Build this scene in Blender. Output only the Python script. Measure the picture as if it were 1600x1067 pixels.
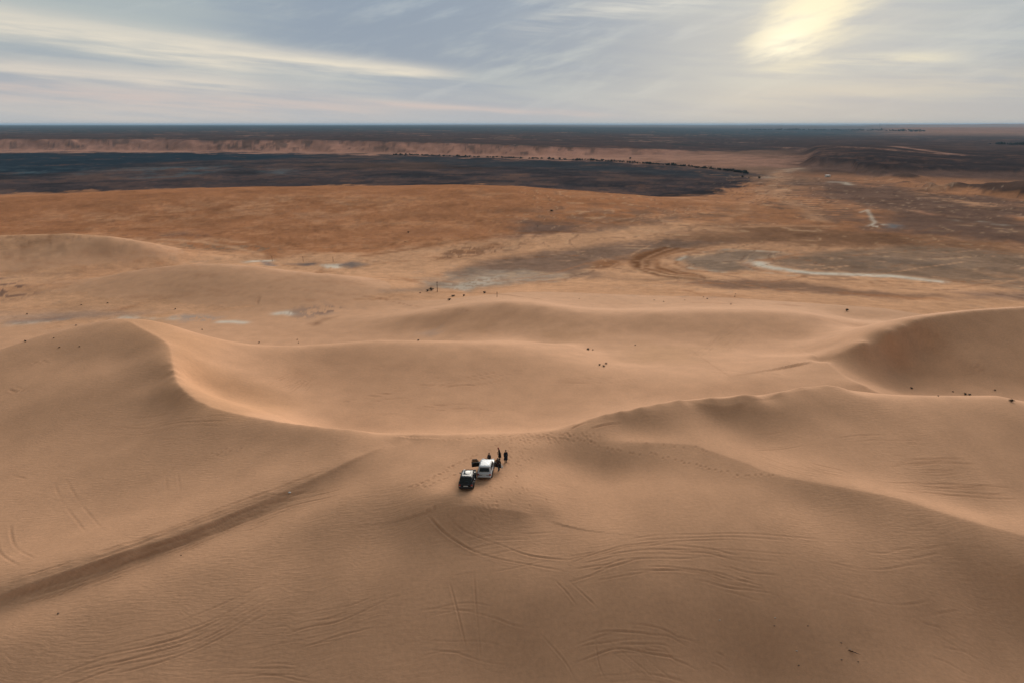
import bpy, bmesh, math, random
import numpy as np
from mathutils import Vector, Matrix
from concurrent.futures import ThreadPoolExecutor

for o in list(bpy.data.objects):
    bpy.data.objects.remove(o)
scene = bpy.context.scene
COL = scene.collection
RAD = math.radians

# ------------------------------------------------------------------ camera
CAM_Z = 43.0
PITCH = 17.62          # degrees below the horizon
F_PX = 1067.0          # focal length in pixels of a 1600 px wide frame
cam_d = bpy.data.cameras.new('camera')
cam_d.sensor_width = 36.0
cam_d.lens = 36.0 * F_PX / 1600.0
cam_d.clip_start = 0.5
cam_d.clip_end = 200000.0
cam = bpy.data.objects.new('camera', cam_d)
COL.objects.link(cam)
cam.location = (0, 0, CAM_Z)
cam.rotation_euler = (RAD(90 - PITCH), RAD(0.0), 0)
scene.camera = cam

# ------------------------------------------------------------------ node helper
class NB:
    """small expression builder for shader nodes"""
    def __init__(self, tree):
        self.t = tree
    def node(self, kind, **kw):
        n = self.t.nodes.new(kind)
        for k, v in kw.items():
            setattr(n, k, v)
        return n
    def put(self, sock, v):
        if isinstance(v, E):
            self.t.links.new(v.s, sock)
        elif hasattr(v, 'is_output'):
            self.t.links.new(v, sock)
        else:
            sock.default_value = v
    def math(self, op, *a, clamp=False):
        n = self.node('ShaderNodeMath', operation=op, use_clamp=clamp)
        for i, v in enumerate(a):
            self.put(n.inputs[i], v)
        return E(self, n.outputs[0])
    def smooth(self, v, a, b):
        n = self.node('ShaderNodeMapRange', interpolation_type='SMOOTHSTEP')
        self.put(n.inputs[0], v)
        self.put(n.inputs[1], a); self.put(n.inputs[2], b)
        n.inputs[3].default_value = 0; n.inputs[4].default_value = 1
        return E(self, n.outputs[0])
    def noise(self, vec, scale, detail=4, rough=.55, dist=0.0, lac=2.0):
        n = self.node('ShaderNodeTexNoise')
        if vec is not None:
            self.put(n.inputs['Vector'], vec)
        n.inputs['Scale'].default_value = scale
        n.inputs['Detail'].default_value = detail
        n.inputs['Roughness'].default_value = rough
        n.inputs['Lacunarity'].default_value = lac
        n.inputs['Distortion'].default_value = dist
        return E(self, n.outputs[0])
    def comb(self, x, y, z):
        n = self.node('ShaderNodeCombineXYZ')
        for i, v in enumerate((x, y, z)):
            self.put(n.inputs[i], v)
        return E(self, n.outputs[0])
    def sep(self, v):
        n = self.node('ShaderNodeSeparateXYZ')
        self.put(n.inputs[0], v)
        return [E(self, n.outputs[i]) for i in range(3)]
    def mix(self, f, a, b, blend='MIX'):
        n = self.node('ShaderNodeMix', data_type='RGBA', blend_type=blend)
        self.put(n.inputs['Factor'], f)
        for nm, v in (('A', a), ('B', b)):
            s = [i for i in n.inputs if i.name == nm and i.type == 'RGBA'][0]
            if isinstance(v, tuple) and len(v) == 3:
                v = (*v, 1)
            self.put(s, v)
        return E(self, [o for o in n.outputs if o.type == 'RGBA'][0])

class E:
    def __init__(self, nb, s):
        self.nb, self.s = nb, s
    def __add__(self, o): return self.nb.math('ADD', self, o)
    __radd__ = __add__
    def __mul__(self, o): return self.nb.math('MULTIPLY', self, o)
    __rmul__ = __mul__
    def __sub__(self, o): return self.nb.math('SUBTRACT', self, o)
    def __rsub__(self, o): return self.nb.math('SUBTRACT', o, self)
    def __truediv__(self, o): return self.nb.math('DIVIDE', self, o)
    def __pow__(self, o): return self.nb.math('POWER', self, o)

# ------------------------------------------------------------------ sky
SKY_K, EXPOSURE = .335, 1.578
SUN_AZ, SUN_EL = 20.8, 16.0      # degrees right of the view axis, above the horizon
world = bpy.data.worlds.new('World')
scene.world = world
world.use_nodes = True
wt = world.node_tree
wt.nodes.clear()
nb = NB(wt)
tc = nb.node('ShaderNodeTexCoord')
dirv = tc.outputs['Generated']
dx, dy, dz = nb.sep(dirv)
az = nb.math('ARCTAN2', dx, dy) * 57.29578
el = nb.math('ARCSINE', nb.math('MINIMUM', nb.math('MAXIMUM', dz, -1.0), 1.0)) * 57.29578
# streaked cirrus: noise stretched along the horizon and tilted a little
v1 = nb.comb(dx * 2.2, dy * 2.2, (dz + dx * 0.085) * 26.0)
v2 = nb.comb(dx * 5.0 + 3.1, dy * 5.0, (dz + dx * 0.07) * 75.0)
v3 = nb.comb(dx * 4.2 + 7.7, dy * 4.2, (dz - dx * 0.26) * 20.0)
n1 = nb.noise(v1, 1.0, 4, .58)
n2 = nb.noise(v2, 1.0, 4, .6)
n3 = nb.noise(v3, 1.9, 5, .6)
nbig = nb.noise(nb.comb(dx * 1.7 + 11, dy * 1.7, dz * 9.0 + dx * .6), 1.6, 2, .5)
n2s = nb.smooth(n2, .32, .64)
wig = (n2 - .5) * 1.5 + (n1 - .5) * 1.3
C_BLUE = (.305, .372, .45); C_GREY = (.43, .48, .49); C_CREAM = (.80, .725, .60)
C_PINK = (.64, .535, .495); C_HOR = (.50, .51, .525); C_GLOW = (.89, .80, .57); C_DARK = (.275, .335, .415)
base = nb.mix(nb.smooth(n1 * .6 + n2 * .4, .40, .60), C_BLUE, C_GREY)
base = nb.mix(nb.smooth(nbig, .40, .62) * .5, base, C_DARK)
base = nb.mix(nb.smooth(n3, .50, .72) * .45, base, (.50, .54, .55))
# greenish veil to the left, slate bank in the middle
base = nb.mix(nb.smooth(az, -12.0, -28.0) * nb.smooth(el, 2.0, 6.5) * .6, base, (.44, .495, .49))
mass = nb.smooth(az, -26.0, -10.0) * nb.smooth(az, 20.0, 2.0) * nb.smooth(el + (az + 12.0) * .09, 3.2, 5.6) * nb.smooth(el, 18.0, 8.0)
base = nb.mix(mass * (1.2 - nb.smooth(n3, .40, .68)) * .9, base, C_DARK)
# haze close to the horizon, warmer under the sun
hw = nb.math('EXPONENT', nb.math('ABSOLUTE', el) * -0.42)
hcol = nb.mix(nb.smooth(az, -5.0, 30.0) * .8, C_HOR, (.50, .475, .435))
base = nb.mix(hw * .85, base, hcol)
def band(a0, e0, a1, e1, w0, w1, amp, col, base, fade=4.0, rag=.9):
    """a cloud band lit from below between two azimuths (degrees)"""
    sl = (e1 - e0) / (a1 - a0)
    t = nb.math('DIVIDE', az - a0, a1 - a0, clamp=True)
    cen = (az - a0) * sl + e0
    wd = t * (w1 - w0) + w0
    d = (el - cen + wig * max(w0, w1)) / wd
    g = nb.math('EXPONENT', d * d * -1.0)
    gate = nb.smooth(az, a0 - fade, a0 + fade) * nb.smooth(az, a1 + fade, a1 - fade)
    tex = n2s * rag + (1.0 - rag)
    return nb.mix(nb.math('MULTIPLY', g * gate * tex, amp, clamp=True), base, col)
base = nb.mix(nb.smooth(az, 4.0, -26.0) * nb.smooth(el, 5.0, 1.0) * (n2s * .45 + .40), base, (.62, .565, .52))
base = band(-60, 8.6, -20, 4.75, 1.4, .95, 1.0, C_CREAM, base, 3.0, .45)
base = band(-22, 5.0, -5.0, 3.75, .75, .45, 1.0, C_CREAM, base, 3.0, .5)
base = band(-60, 4.9, -20, 2.8, .6, .5, .8, (.74, .665, .57), base, 4.0, .9)
base = band(-60, 3.4, -12, 1.05, .7, .5, .75, C_PINK, base, 5.0, .9)
base = band(-12, 1.65, 7.0, .65, .30, .22, .75, C_PINK, base, 4.0, .8)
base = band(18, 2.2, 44, 3.2, .7, 1.1, .4, (.60, .545, .46), base, 6.0, .8)
# the sun behind the veil: glow with ragged streaks running up to the right
da = az - SUN_AZ
de = el - 6.5
g_wide = nb.math('EXPONENT', (da * da / 130.0 + de * de / 16.0) * -1.0)
base = nb.mix(g_wide * .36, base, (.60, .58, .52))
ru = da * .78 + de * .62 - 1.2
rv = de * .78 - da * .62
rag = nb.smooth(n3 * .7 + n1 * .3, .36, .58)
edge = nb.smooth(el + (n3 - .5) * 2.4 - da * .05, 3.9, 5.0) * nb.smooth(az + (n1 - .5) * 4.0 + (n3 - .5) * 3.0 - de * .25, 16.6, 18.9)
g_mid = nb.math('EXPONENT', (ru * ru / 24.0 + rv * rv / 6.5) * -1.0)
base = nb.mix(nb.math('MULTIPLY', g_mid * (rag * 1.05 + .05) * (edge * .85 + .15), 1.0, clamp=True), base, C_GLOW)
rc = ru + 2.3 + (n1 - .5) * 3.0
rd = rv + .45 + (n3 - .5) * 3.0
g_core = nb.math('EXPONENT', (rc * rc / 4.6 + rd * rd / 2.8) * -1.0)
base = nb.mix(nb.math('MULTIPLY', g_core * (rag * .6 + .45) * (edge * .9 + .1), .95, clamp=True), base, (1.0, .93, .72))
base = band(19.5, 3.95, 30, 4.3, .45, .4, .75, C_GLOW, base, 3.0, 1.0)
base = band(1.5, 7.2, 16, 9.8, .7, 1.0, .65, (.68, .67, .61), base, 4.0, 1.0)
# clear sky seen thinly through the veil
sky = nb.node('ShaderNodeTexSky', sky_type='NISHITA')
sky.sun_disc = False
sky.sun_elevation = RAD(SUN_EL)
sky.sun_rotation = RAD(SUN_AZ)
sky.air_density = 1.0; sky.dust_density = 2.0; sky.ozone_density = 1.0
bg_sky = nb.node('ShaderNodeBackground'); bg_sky.inputs[1].default_value = 0.05
wt.links.new(sky.outputs[0], bg_sky.inputs[0])
bg_cloud = nb.node('ShaderNodeBackground'); bg_cloud.inputs[1].default_value = SKY_K
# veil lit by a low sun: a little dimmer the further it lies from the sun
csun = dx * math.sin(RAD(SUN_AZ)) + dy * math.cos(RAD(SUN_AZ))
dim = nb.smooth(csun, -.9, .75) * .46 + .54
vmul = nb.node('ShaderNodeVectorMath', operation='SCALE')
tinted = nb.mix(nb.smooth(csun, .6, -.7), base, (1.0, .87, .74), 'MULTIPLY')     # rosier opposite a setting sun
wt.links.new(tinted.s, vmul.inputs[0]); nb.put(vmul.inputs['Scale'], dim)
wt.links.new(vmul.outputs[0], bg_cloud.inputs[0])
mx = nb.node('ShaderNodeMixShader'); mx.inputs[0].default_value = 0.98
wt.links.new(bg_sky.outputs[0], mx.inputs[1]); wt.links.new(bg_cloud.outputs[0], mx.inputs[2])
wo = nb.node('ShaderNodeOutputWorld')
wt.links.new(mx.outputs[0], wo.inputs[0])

# ------------------------------------------------------------------ sun behind cloud
sun_d = bpy.data.lights.new('sun', 'SUN')
sun_d.energy = 1.5
sun_d.angle = RAD(55)
sun_d.color = (1.0, .91, .79)
sun = bpy.data.objects.new('sun', sun_d)
COL.objects.link(sun)
sdir = Vector((math.sin(RAD(SUN_AZ)) * math.cos(RAD(SUN_EL)), math.cos(RAD(SUN_AZ)) * math.cos(RAD(SUN_EL)), math.sin(RAD(SUN_EL))))
sun.rotation_euler = sdir.to_track_quat('Z', 'Y').to_euler()
sun.location = sdir * 300

vs = scene.view_settings
scene.display_settings.display_device = 'sRGB'
vs.view_transform = 'Standard'; vs.look = 'None'; vs.gamma = 1.0; vs.exposure = EXPOSURE
vs.use_curve_mapping = False
world.cycles.sampling_method = 'NONE'      # an almost even sky needs no importance map
scene.cycles.max_bounces = 4
scene.cycles.diffuse_bounces = 2
scene.cycles.volume_bounces = 0
# ------------------------------------------------------------------ pixels to world
cp, sp = math.cos(RAD(PITCH)), math.sin(RAD(PITCH))
def ray(px, py):
    """world direction of a photo position (1600 x 1067 frame)"""
    a = (px - 800.0) / F_PX
    b = (533.5 - py) / F_PX
    return np.array([a, cp + b * sp, b * cp - sp])
def at(px, py, z):
    d = ray(px, py)
    t = (z - CAM_Z) / d[2]
    return np.array([d[0] * t, d[1] * t, z])

# ------------------------------------------------------------------ noise
rng = np.random.default_rng(7)
TAB = rng.random((256, 256))
def vnoise(x, y):
    xi = np.floor(x).astype(np.int64); yi = np.floor(y).astype(np.int64)
    fx = x - xi; fy = y - yi
    fx = fx * fx * fx * (fx * (fx * 6 - 15) + 10); fy = fy * fy * fy * (fy * (fy * 6 - 15) + 10)
    x0 = xi & 255; x1 = (xi + 1) & 255; y0 = yi & 255; y1 = (yi + 1) & 255
    a = TAB[x0, y0] * (1 - fx) + TAB[x1, y0] * fx
    b = TAB[x0, y1] * (1 - fx) + TAB[x1, y1] * fx
    return (a * (1 - fy) + b * fy) * 2 - 1
def fbm(x, y, octaves=4, rough=.5):
    s = 0; a = 1.0; tot = 0; k = 1.0
    for i in range(octaves):
        s = s + a * vnoise(x * k + 17.3 * i, y * k - 9.1 * i)
        tot += a; a *= rough; k *= 2.03
    return s / tot
def sstep(v, a, b):
    t = np.clip((v - a) / (b - a), 0, 1)
    return t * t * (3 - 2 * t)

# ------------------------------------------------------------------ dune field: heights known at crests, hollows and flanks
ctrl = []          # x, y, z, roundness
def addp(p, c):
    ctrl.append((p[0], p[1], p[2], c))
def pts(lst, c=4.0):
    for q in lst:
        addp(at(*q), c)
def crest(lst, c=1.0, step=4.0, behind=None, front=None):
    w = [at(*q) for q in lst]
    for i in range(len(w) - 1):
        n = max(1, int(np.linalg.norm(w[i + 1][:2] - w[i][:2]) / step))
        for k in range(n + (1 if i == len(w) - 2 else 0)):
            p = w[i] + (w[i + 1] - w[i]) * (k / n)
            addp(p, c)
    for spec, sgn in ((behind, 1), (front, -1)):
        if spec:
            for i in range(0, len(w)):
                p = w[i]; r = math.hypot(p[0], p[1])
                for dr, dz_ in spec:
                    k = (r + sgn * dr) / r
                    addp(np.array([p[0] * k, p[1] * k, p[2] + dz_]), 4.0)

# the crest past the cars, from the big dune on the left to the right edge
crest([(190,499,2),(228,519,1.7),(262,540,1.2),(270,570,.6),(278,600,0),(300,622,-.3),(340,641,-.6),(400,655,-.6),(450,664,-.5),
       (520,673,-.2),(600,680,0),(680,679,.3),(760,677,.6),(860,674,.9),(900,662,1.3),(970,645,1.8),(1060,628,2.3)], .45, 2.5)
crest([(1060,628,2.3),(1160,624,2.4),(1215,618,2.3),(1250,610,2.3),(1290,606,2.2),(1340,613,1.6),(1400,617.5,1.2),(1480,618,1.1),(1560,618.5,1.0),(1600,628,.6),(1680,640,0)],
      .7, 3.5, behind=[(9, -4.0), (22, -9.8)])
for px, py, z in [(520,673,-.2),(600,680,0),(680,679,.3),(760,677,.6),(860,674,.9),(900,662,1.3),(970,645,1.8)]:
    p = at(px, py, z); r = math.hypot(p[0], p[1])
    addp(p * np.array([(r + 8) / r, (r + 8) / r, 1]) + np.array([0, 0, -4.2]), 3.0)
    addp(p * np.array([(r + 18) / r, (r + 18) / r, 1]) + np.array([0, 0, -8.0]), 4.0)
# dune flank to the left
crest([(190,499,2),(130,509,1.2),(60,526,.2),(0,547,-1.2),(-80,575,-3)], 1.5, 6.0, behind=[(12, -4.5), (30, -13)])
pts([(100,560,-1.2),(200,560,-.4),(0,600,-2.8),(150,590,-1.4),(-100,640,-5)])
crest([(258,590,-.5),(200,604,-1.6),(100,625,-2.9),(0,646,-4.0),(-100,668,-5)], 2.2, 6.0)
pts([(0,690,-5.7),(100,665,-4.5),(200,640,-2.9),(270,632,-1.6),(100,760,-5.5),(200,720,-4.0),(300,690,-2.3),(400,690,-1.4),(480,695,-.8),
     (0,760,-6.1),(0,800,-6.2),(150,800,-5.0),(0,860,-5.8),(300,770,-3.1),(420,730,-1.7),(-120,800,-7)])
# ridge running from the cars to the lower left
crest([(640,688,-.1),(590,702,-.05),(540,721,-.45),(460,755,-1.35),(380,788,-2.3),(280,828,-3.1),(150,874,-4.0),(0,921,-5.0),(-100,952,-5.8)], .35, 2.2)
crest([(556,742,-.8),(478,772,-1.95),(395,807,-2.95),(292,848,-3.85),(158,897,-4.8),(0,947,-5.85),(-100,980,-6.7)], 1.0, 3.0)
pts([(610,735,.15),(560,790,-.75),(500,800,-1.65),(415,838,-2.85),(310,882,-3.75),(170,932,-4.75),(0,985,-5.8),(440,865,-3.25),(300,925,-4.5),(150,985,-5.7),(0,1030,-6.5),(620,760,.25)])
# the shoulder the cars stand on
pts([(700,700,.55),(680,740,.75),(728,764,1.0),(757,747,1.0),(790,720,.95),(850,700,.9),(820,760,.8),(640,775,.25),(700,785,.95),(760,788,.75),(850,790,-.2),
     (700,690,.45),(830,685,.9),(640,720,.35)], 3.0)
pts([(700,830,-.95),(780,822,-.75),(600,830,-1.75),(850,830,-1.2),(740,806,.15)], 3.0)
# foreground slope towards the viewer
pts([(800,1067,-7.6),(400,1067,-7.6),(0,1067,-7.5),(1200,1067,-7.9),(1600,1067,-9.2),(800,880,-2.2),(800,950,-4.0),(400,950,-4.85),(600,900,-3.05),
     (600,1000,-5.4),(1000,900,-2.3),(1200,900,-2.5),(1200,980,-4.9),(1450,900,-3.7),(1450,1000,-6.5),(1600,950,-6.2),(1000,980,-4.6),(950,850,-1.4),
     (1100,850,-1.3),(1250,850,-1.5),(1350,930,-3.9)])
# hollow right of the cars and the mound behind it
pts([(900,745,-.8),(925,742,-1.15),(960,735,-1.0),(1000,730,-.6),(880,720,-.3),(930,770,-1.1),(990,770,-.7),(1060,765,-.2),(1120,770,-.1),(1200,790,-.4),(1000,810,-.8),(900,800,-1.0)], 2.5)
crest([(880,683,.8),(930,688,.7),(980,691,.6),(1077,697,.6),(1112,707,.6),(1166,725,.5),(1212,742,.35),(1313,763,-.1),(1406,782,-.6),(1484,806,-1.2),(1600,839,-2.3),(1700,866,-3.4)], .45, 2.2)
pts([(960,705,.2),(1050,722,.1),(1110,742,.0),(1260,785,-.8),(1330,800,-1.15),(1420,830,-1.8),(1500,856,-2.5),(1600,890,-3.6)], 2.0)
# basin between the two crests on the right
pts([(980,668,.6),(1100,665,.9),(1200,690,-.2),(1300,700,0),(1450,720,-.7),(1550,760,-1.9),(1380,668,.55),(1600,700,-1.0),(1550,655,.5),(1600,780,-2.8),(1300,650,1.1),(1200,655,1.0),
     (1130,640,1.6),(1120,652,.9),(1350,750,-.6),(1500,790,-2.2),(1700,740,-2.6)])
# bowl behind the crest
pts([(600,655,-8.6),(500,640,-8.4),(700,652,-8.5),(800,650,-8.4),(860,652,-8.3),(460,612,-7.9),(400,600,-6.2),(360,570,-4.2),(330,560,-2.6),(310,600,-3.2),(340,620,-4.4),
     (400,630,-6.6),(450,575,-6.9),(462,600,-8.1),(520,570,-7.4),(600,590,-7.9),(700,590,-7.9),(800,590,-8.0),(900,605,-8.2),(1000,605,-8.2),(1100,600,-8.1),(1200,590,-8.1),(380,550,-4.4)])
crest([(192,498.5,2.05),(230,500,1.4),(260,506,.4),(300,519,-1.6),(340,530,-3.2),(400,541,-4.9),(450,543,-5.6),(500,540,-5.9),(590,532,-6.1),(680,534,-6.4),(780,539,-6.8),(840,553,-7.5),(900,568,-8.1),(970,577,-8.7)],
      1.6, 5.0)
for px, py, z, dzz in [(230,500,1.4,-14),(300,519,-1.6,-12),(400,541,-4.9,-10),(500,540,-5.9,-10),(590,532,-6.1,-10),(680,534,-6.4,-9),(780,539,-6.8,-6.5),(840,553,-7.5,-5.0),(900,568,-8.1,-3.6)]:
    p = at(px, py, z); r = math.hypot(p[0], p[1])
    addp(p * np.array([(r + 24) / r, (r + 24) / r, 1]) + np.array([0, 0, dzz]), 5.0)
pts([(0,500,-21.5),(100,485,-21.8),(200,480,-22),(400,500,-21.5),(550,500,-20.5),(600,515,-19.6),(680,512,-18),(760,520,-16),(850,538,-13.6),(920,546,-12.4),(1000,552,-12.2),(1100,550,-12.4),
     (980,566,-10.8),(1100,572,-10.2),(1200,560,-10.8),(1270,553,-10.8),(-150,520,-21.5)])
crest([(650,492,-17),(720,481,-14.2),(790,473,-12.0),(850,479,-11.9),(900,488,-12.0),(960,491.5,-12.2),(1030,489.5,-11.6),(1100,488,-11.3),(1200,488,-11.3),(1270,493,-12.0),(1340,507,-13.6)], 2.0, 8.0,
      behind=[(22, -4.0)])
pts([(800,500,-14.2),(900,520,-13.6),(1000,520,-13.6),(1100,520,-13.2),(1130,540,-13.4),(1250,530,-13.0),(720,510,-16.0)])
pts([(800,455,-21),(1000,465,-19.5),(1100,467,-19),(1200,472,-18.5),(1300,483,-17.5),(1380,485,-17.5),(1500,470,-20)])
# dark dune at the right edge with its hollow
crest([(1285,566,-9.2),(1310,556,-8.3),(1350,542,-6.6),(1390,526,-5.0),(1430,510,-3.8),(1470,500,-3.0),(1520,494,-2.4),(1600,488,-1.9),(1690,483,-1.7)], .5, 4.0)
crest([(1470,500,-3.0),(1520,494,-2.4),(1600,488,-1.9),(1690,483,-1.7)], .5, 6.0, behind=[(25, -5.5), (55, -14)])
pts([(1400,505,-14.5),(1360,515,-13.5)])
crest([(1285,566,-9.2),(1298,578,-9.1),(1318,592,-8.8),(1345,604,-8.4)], .9, 3.0)
pts([(1250,585,-8.5),(1300,603,-8.3),(1345,572,-11.0),(1400,572,-11.0),(1390,604,-12.6),(1500,560,-8.7),(1500,604,-12.2),(1590,560,-8.2),(1590,606,-11.8),(1440,545,-8.2),(1520,525,-5.4),(1600,520,-4.6)], 3.0)
# dunes further off on the left
crest([(-100,372,-13),(0,368.5,-12.5),(60,367,-12),(110,366,-12),(170,373,-13.5),(220,381,-16),(260,394,-20),(300,407,-24),(312,411,-25.2)], 2.5, 10.0)
crest([(-100,372,-13),(0,368.5,-12.5),(60,367,-12),(110,366,-12),(170,373,-13.5)], 2.5, 40.0, behind=[(38, -10)])
pts([(250,384,-25.5),(290,392,-25.8)])
pts([(0,430,-22),(100,432,-22),(180,430,-22.3),(250,416,-23.6),(60,395,-17.2),(150,398,-18.8)])
crest([(150,433,-20.5),(200,424,-18.5),(250,417,-16.8),(300,412.5,-15.6),(350,412,-15.4),(400,417,-15.9),(440,424,-16.8),(480,428,-17.2),(520,431,-17.8),(560,440,-19.4),(600,450,-21),(640,460,-22.6),(670,466,-23.6)], 2.2, 9.0)
crest([(250,417,-16.8),(300,412.5,-15.6),(350,412,-15.4),(400,417,-15.9),(480,428,-17.2),(520,431,-17.8)], 2.2, 40.0, behind=[(35, -7.5)])
pts([(100,462,-21.6),(250,470,-21.6),(350,482,-21.6),(450,486,-21.6),(550,482,-21.8),(620,476,-22.4),(0,465,-21.8)])
pts([(330,388,-26),(500,405,-26),(620,425,-26),(760,440,-25),(900,432,-25),(1050,420,-25),(1300,440,-23),(1500,430,-24),(1600,455,-22),(720,455,-24.5)], 8)
pts([(0,340,-25.5),(300,345,-25.5),(600,350,-25.5),(900,350,-26),(1100,330,-27),(1300,340,-27),(1500,350,-27),(1500,325,-28),(1100,380,-26),(1350,390,-25.5),(1600,390,-26)], 12)
crest([(-150,302,-21),(0,303,-20.5),(200,295,-20),(400,291,-19.5),(600,289.5,-19.2),(700,289,-19.2),(800,292,-19.8),(900,298,-21.5),(1000,305,-24.5)], 8, 60.0, behind=[(70, -8), (180, -12)])
for a in range(-170, 181, 12):
    s_, c_ = math.sin(RAD(a)), math.cos(RAD(a))
    if abs(a) > 55:
        for r, z in ((45, -9), (90, -11), (160, -16), (350, -24)):
            addp((r * s_, r * c_, z), 6)
    addp((800 * s_ * 1.2, 800 * c_ * 1.2, -31), 20)
for p in ((0, 32, -11.5), (0, 5, -13), (-25, 22, -12), (25, 22, -11.5)):
    addp(p, 6)

CT = np.array(ctrl, dtype=float)
# merge near-coincident points
keep = []
for i in range(len(CT)):
    ok = True
    for j in keep:
        if (CT[i, 0] - CT[j, 0]) ** 2 + (CT[i, 1] - CT[j, 1]) ** 2 < 1.4 ** 2 * max(1.0, (CT[i, 0] ** 2 + CT[i, 1] ** 2) / 1.4e4):
            ok = False
            break
    if ok:
        keep.append(i)
CT = CT[keep]
nC = len(CT)
D2 = (CT[:, None, 0] - CT[None, :, 0]) ** 2 + (CT[:, None, 1] - CT[None, :, 1]) ** 2
A = np.zeros((nC + 1, nC + 1))
A[:nC, :nC] = np.sqrt(D2 + CT[None, :, 3] ** 2)
A[:nC, :nC] += np.eye(nC) * -0.15
A[:nC, nC] = 1; A[nC, :nC] = 1
W = np.linalg.solve(A, np.append(CT[:, 2], 0))
print('control points', nC)
def rbf(x, y):
    x = np.asarray(x, float).ravel(); y = np.asarray(y, float).ravel()
    out = np.empty_like(x)
    step = 4096
    def job(i):
        xs = x[i:i + step, None]; ys = y[i:i + step, None]
        d = (xs - CT[None, :, 0]) ** 2
        d += (ys - CT[None, :, 1]) ** 2
        d += CT[None, :, 3] ** 2
        np.sqrt(d, out=d)
        out[i:i + step] = d @ W[:nC] + W[nC]
    with ThreadPoolExecutor(4) as ex:
        list(ex.map(job, range(0, len(x), step)))
    return out

# ------------------------------------------------------------------ far land: scarps and table hills given as base radius over bearing
def azr(px, py, z):
    p = at(px, py, z)
    return math.degrees(math.atan2(p[0], p[1])), math.hypot(p[0], p[1])
def radial(lst, z):
    q = sorted(azr(px, py, z) for px, py in lst)
    return np.array([a for a, r in q]), np.array([r for a, r in q])
SC_A, SC_R = radial([(-500,237),(-100,236.5),(0,236),(200,236),(350,236.5),(500,238),(700,242),(850,245),(1000,246),(1150,242),(1300,236),(1500,232),(1900,232)], -32)
TB_A, TB_R = radial([(1230,262),(1262,263),(1300,264),(1330,266),(1338,272),(1380,276),(1460,275),(1600,276),(1900,280)], -30)
def far_land(az, r, x, y):
    zl = -32.0 + 2.0 * sstep(az, 12, 22)
    wob = fbm(x / 420.0, y / 420.0, 4, .55)
    gul = fbm(x / 120.0 + 40, y / 120.0, 4, .6)
    rb = np.interp(az, SC_A, SC_R)
    s = r - rb + wob * 110 + gul * 70
    top = np.interp(az, [-60, -40, -12, -4, 4, 12, 17, 26, 60], [30, 30, 30, 25, 20, 12, 3, 1, 1])
    prof = .72 * sstep(s, 0, 120) ** .8 + .28 * sstep(s, 95, 135)
    up = top * prof + np.minimum(np.maximum(s - 150, 0) * .0015, 12) * sstep(az, 30, 10)
    z = zl + up
    rb2 = np.interp(az, TB_A, TB_R)
    s2 = r - rb2 + wob * 80 + gul * 60
    side = sstep(az + .6 * gul, azr(1250, 262, -30)[0], azr(1282, 262, -30)[0])
    prof2 = (.45 * sstep(s2, -15, 50) + .35 * sstep(s2, 40, 56) + .2 * sstep(s2, 150, 180)) * side
    tb = 18.0 * prof2 * (1 - .8 * sstep(r, 1700, 3200)) * (1 - .45 * sstep(az, 27, 33))
    z = np.maximum(z, zl + tb + .6 * gul * prof2)
    def knoll(px, py, zb, h, wa, wr, flat, e=.35):
        a0, r0 = azr(px, py, zb)
        q = np.sqrt(((az - a0) / wa) ** 2 + ((r - r0) / wr) ** 2) * (1 + e * gul)
        return h * np.clip((1 - q) / (1 - flat), 0, 1) ** .9
    z = z + knoll(1415, 280, -30, 8, 1.7, 75, .1, .9) + knoll(1590, 301, -29, 8, 3.4, 75, .4, .8) + knoll(1700, 310, -29, 9, 4.2, 90, .4, .8)
    # dune hills on the skyline
    far = sstep(r, 9000, 22000)
    hum = np.maximum(fbm(x / 2600.0 + 5, y / 2600.0, 3, .55) + .25, 0)
    z = z + far * sstep(az, -14, 0) * hum * 62 * (.55 + .45 * sstep(az, 12, 30))
    z = z + sstep(r, 4200, 7800) * sstep(az + wob * 3, 24, 31) * (22 + 16 * hum)
    return z

def height(x, y):
    shp = np.shape(x)
    x = np.asarray(x, float).ravel(); y = np.asarray(y, float).ravel()
    r = np.hypot(x, y); az = np.degrees(np.arctan2(x, y))
    z = np.empty_like(x)
    w = sstep(r, 780, 960)
    near = w < 1
    z[near] = rbf(x[near], y[near]) * (1 - w[near])
    fa = w > 0
    zf = np.zeros_like(x)
    zf[fa] = far_land(az[fa], r[fa], x[fa], y[fa])
    z[~near] = 0
    z += zf * w
    # wind-worked relief
    z += .10 * vnoise(x / 9.0, y / 9.0) * (1 - sstep(r, 150, 300)) * .6
    pl = sstep(r, 170, 330)
    z += pl * (.35 * fbm(x / 26.0, y / 26.0, 4, .55) + .5 * fbm(x / 90.0 + 7, y / 90.0, 3))
    z += sstep(r, 300, 700) * 1.6 * fbm(x / 210.0, y / 210.0 + 3, 4, .55)
    return z.reshape(shp)

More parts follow.
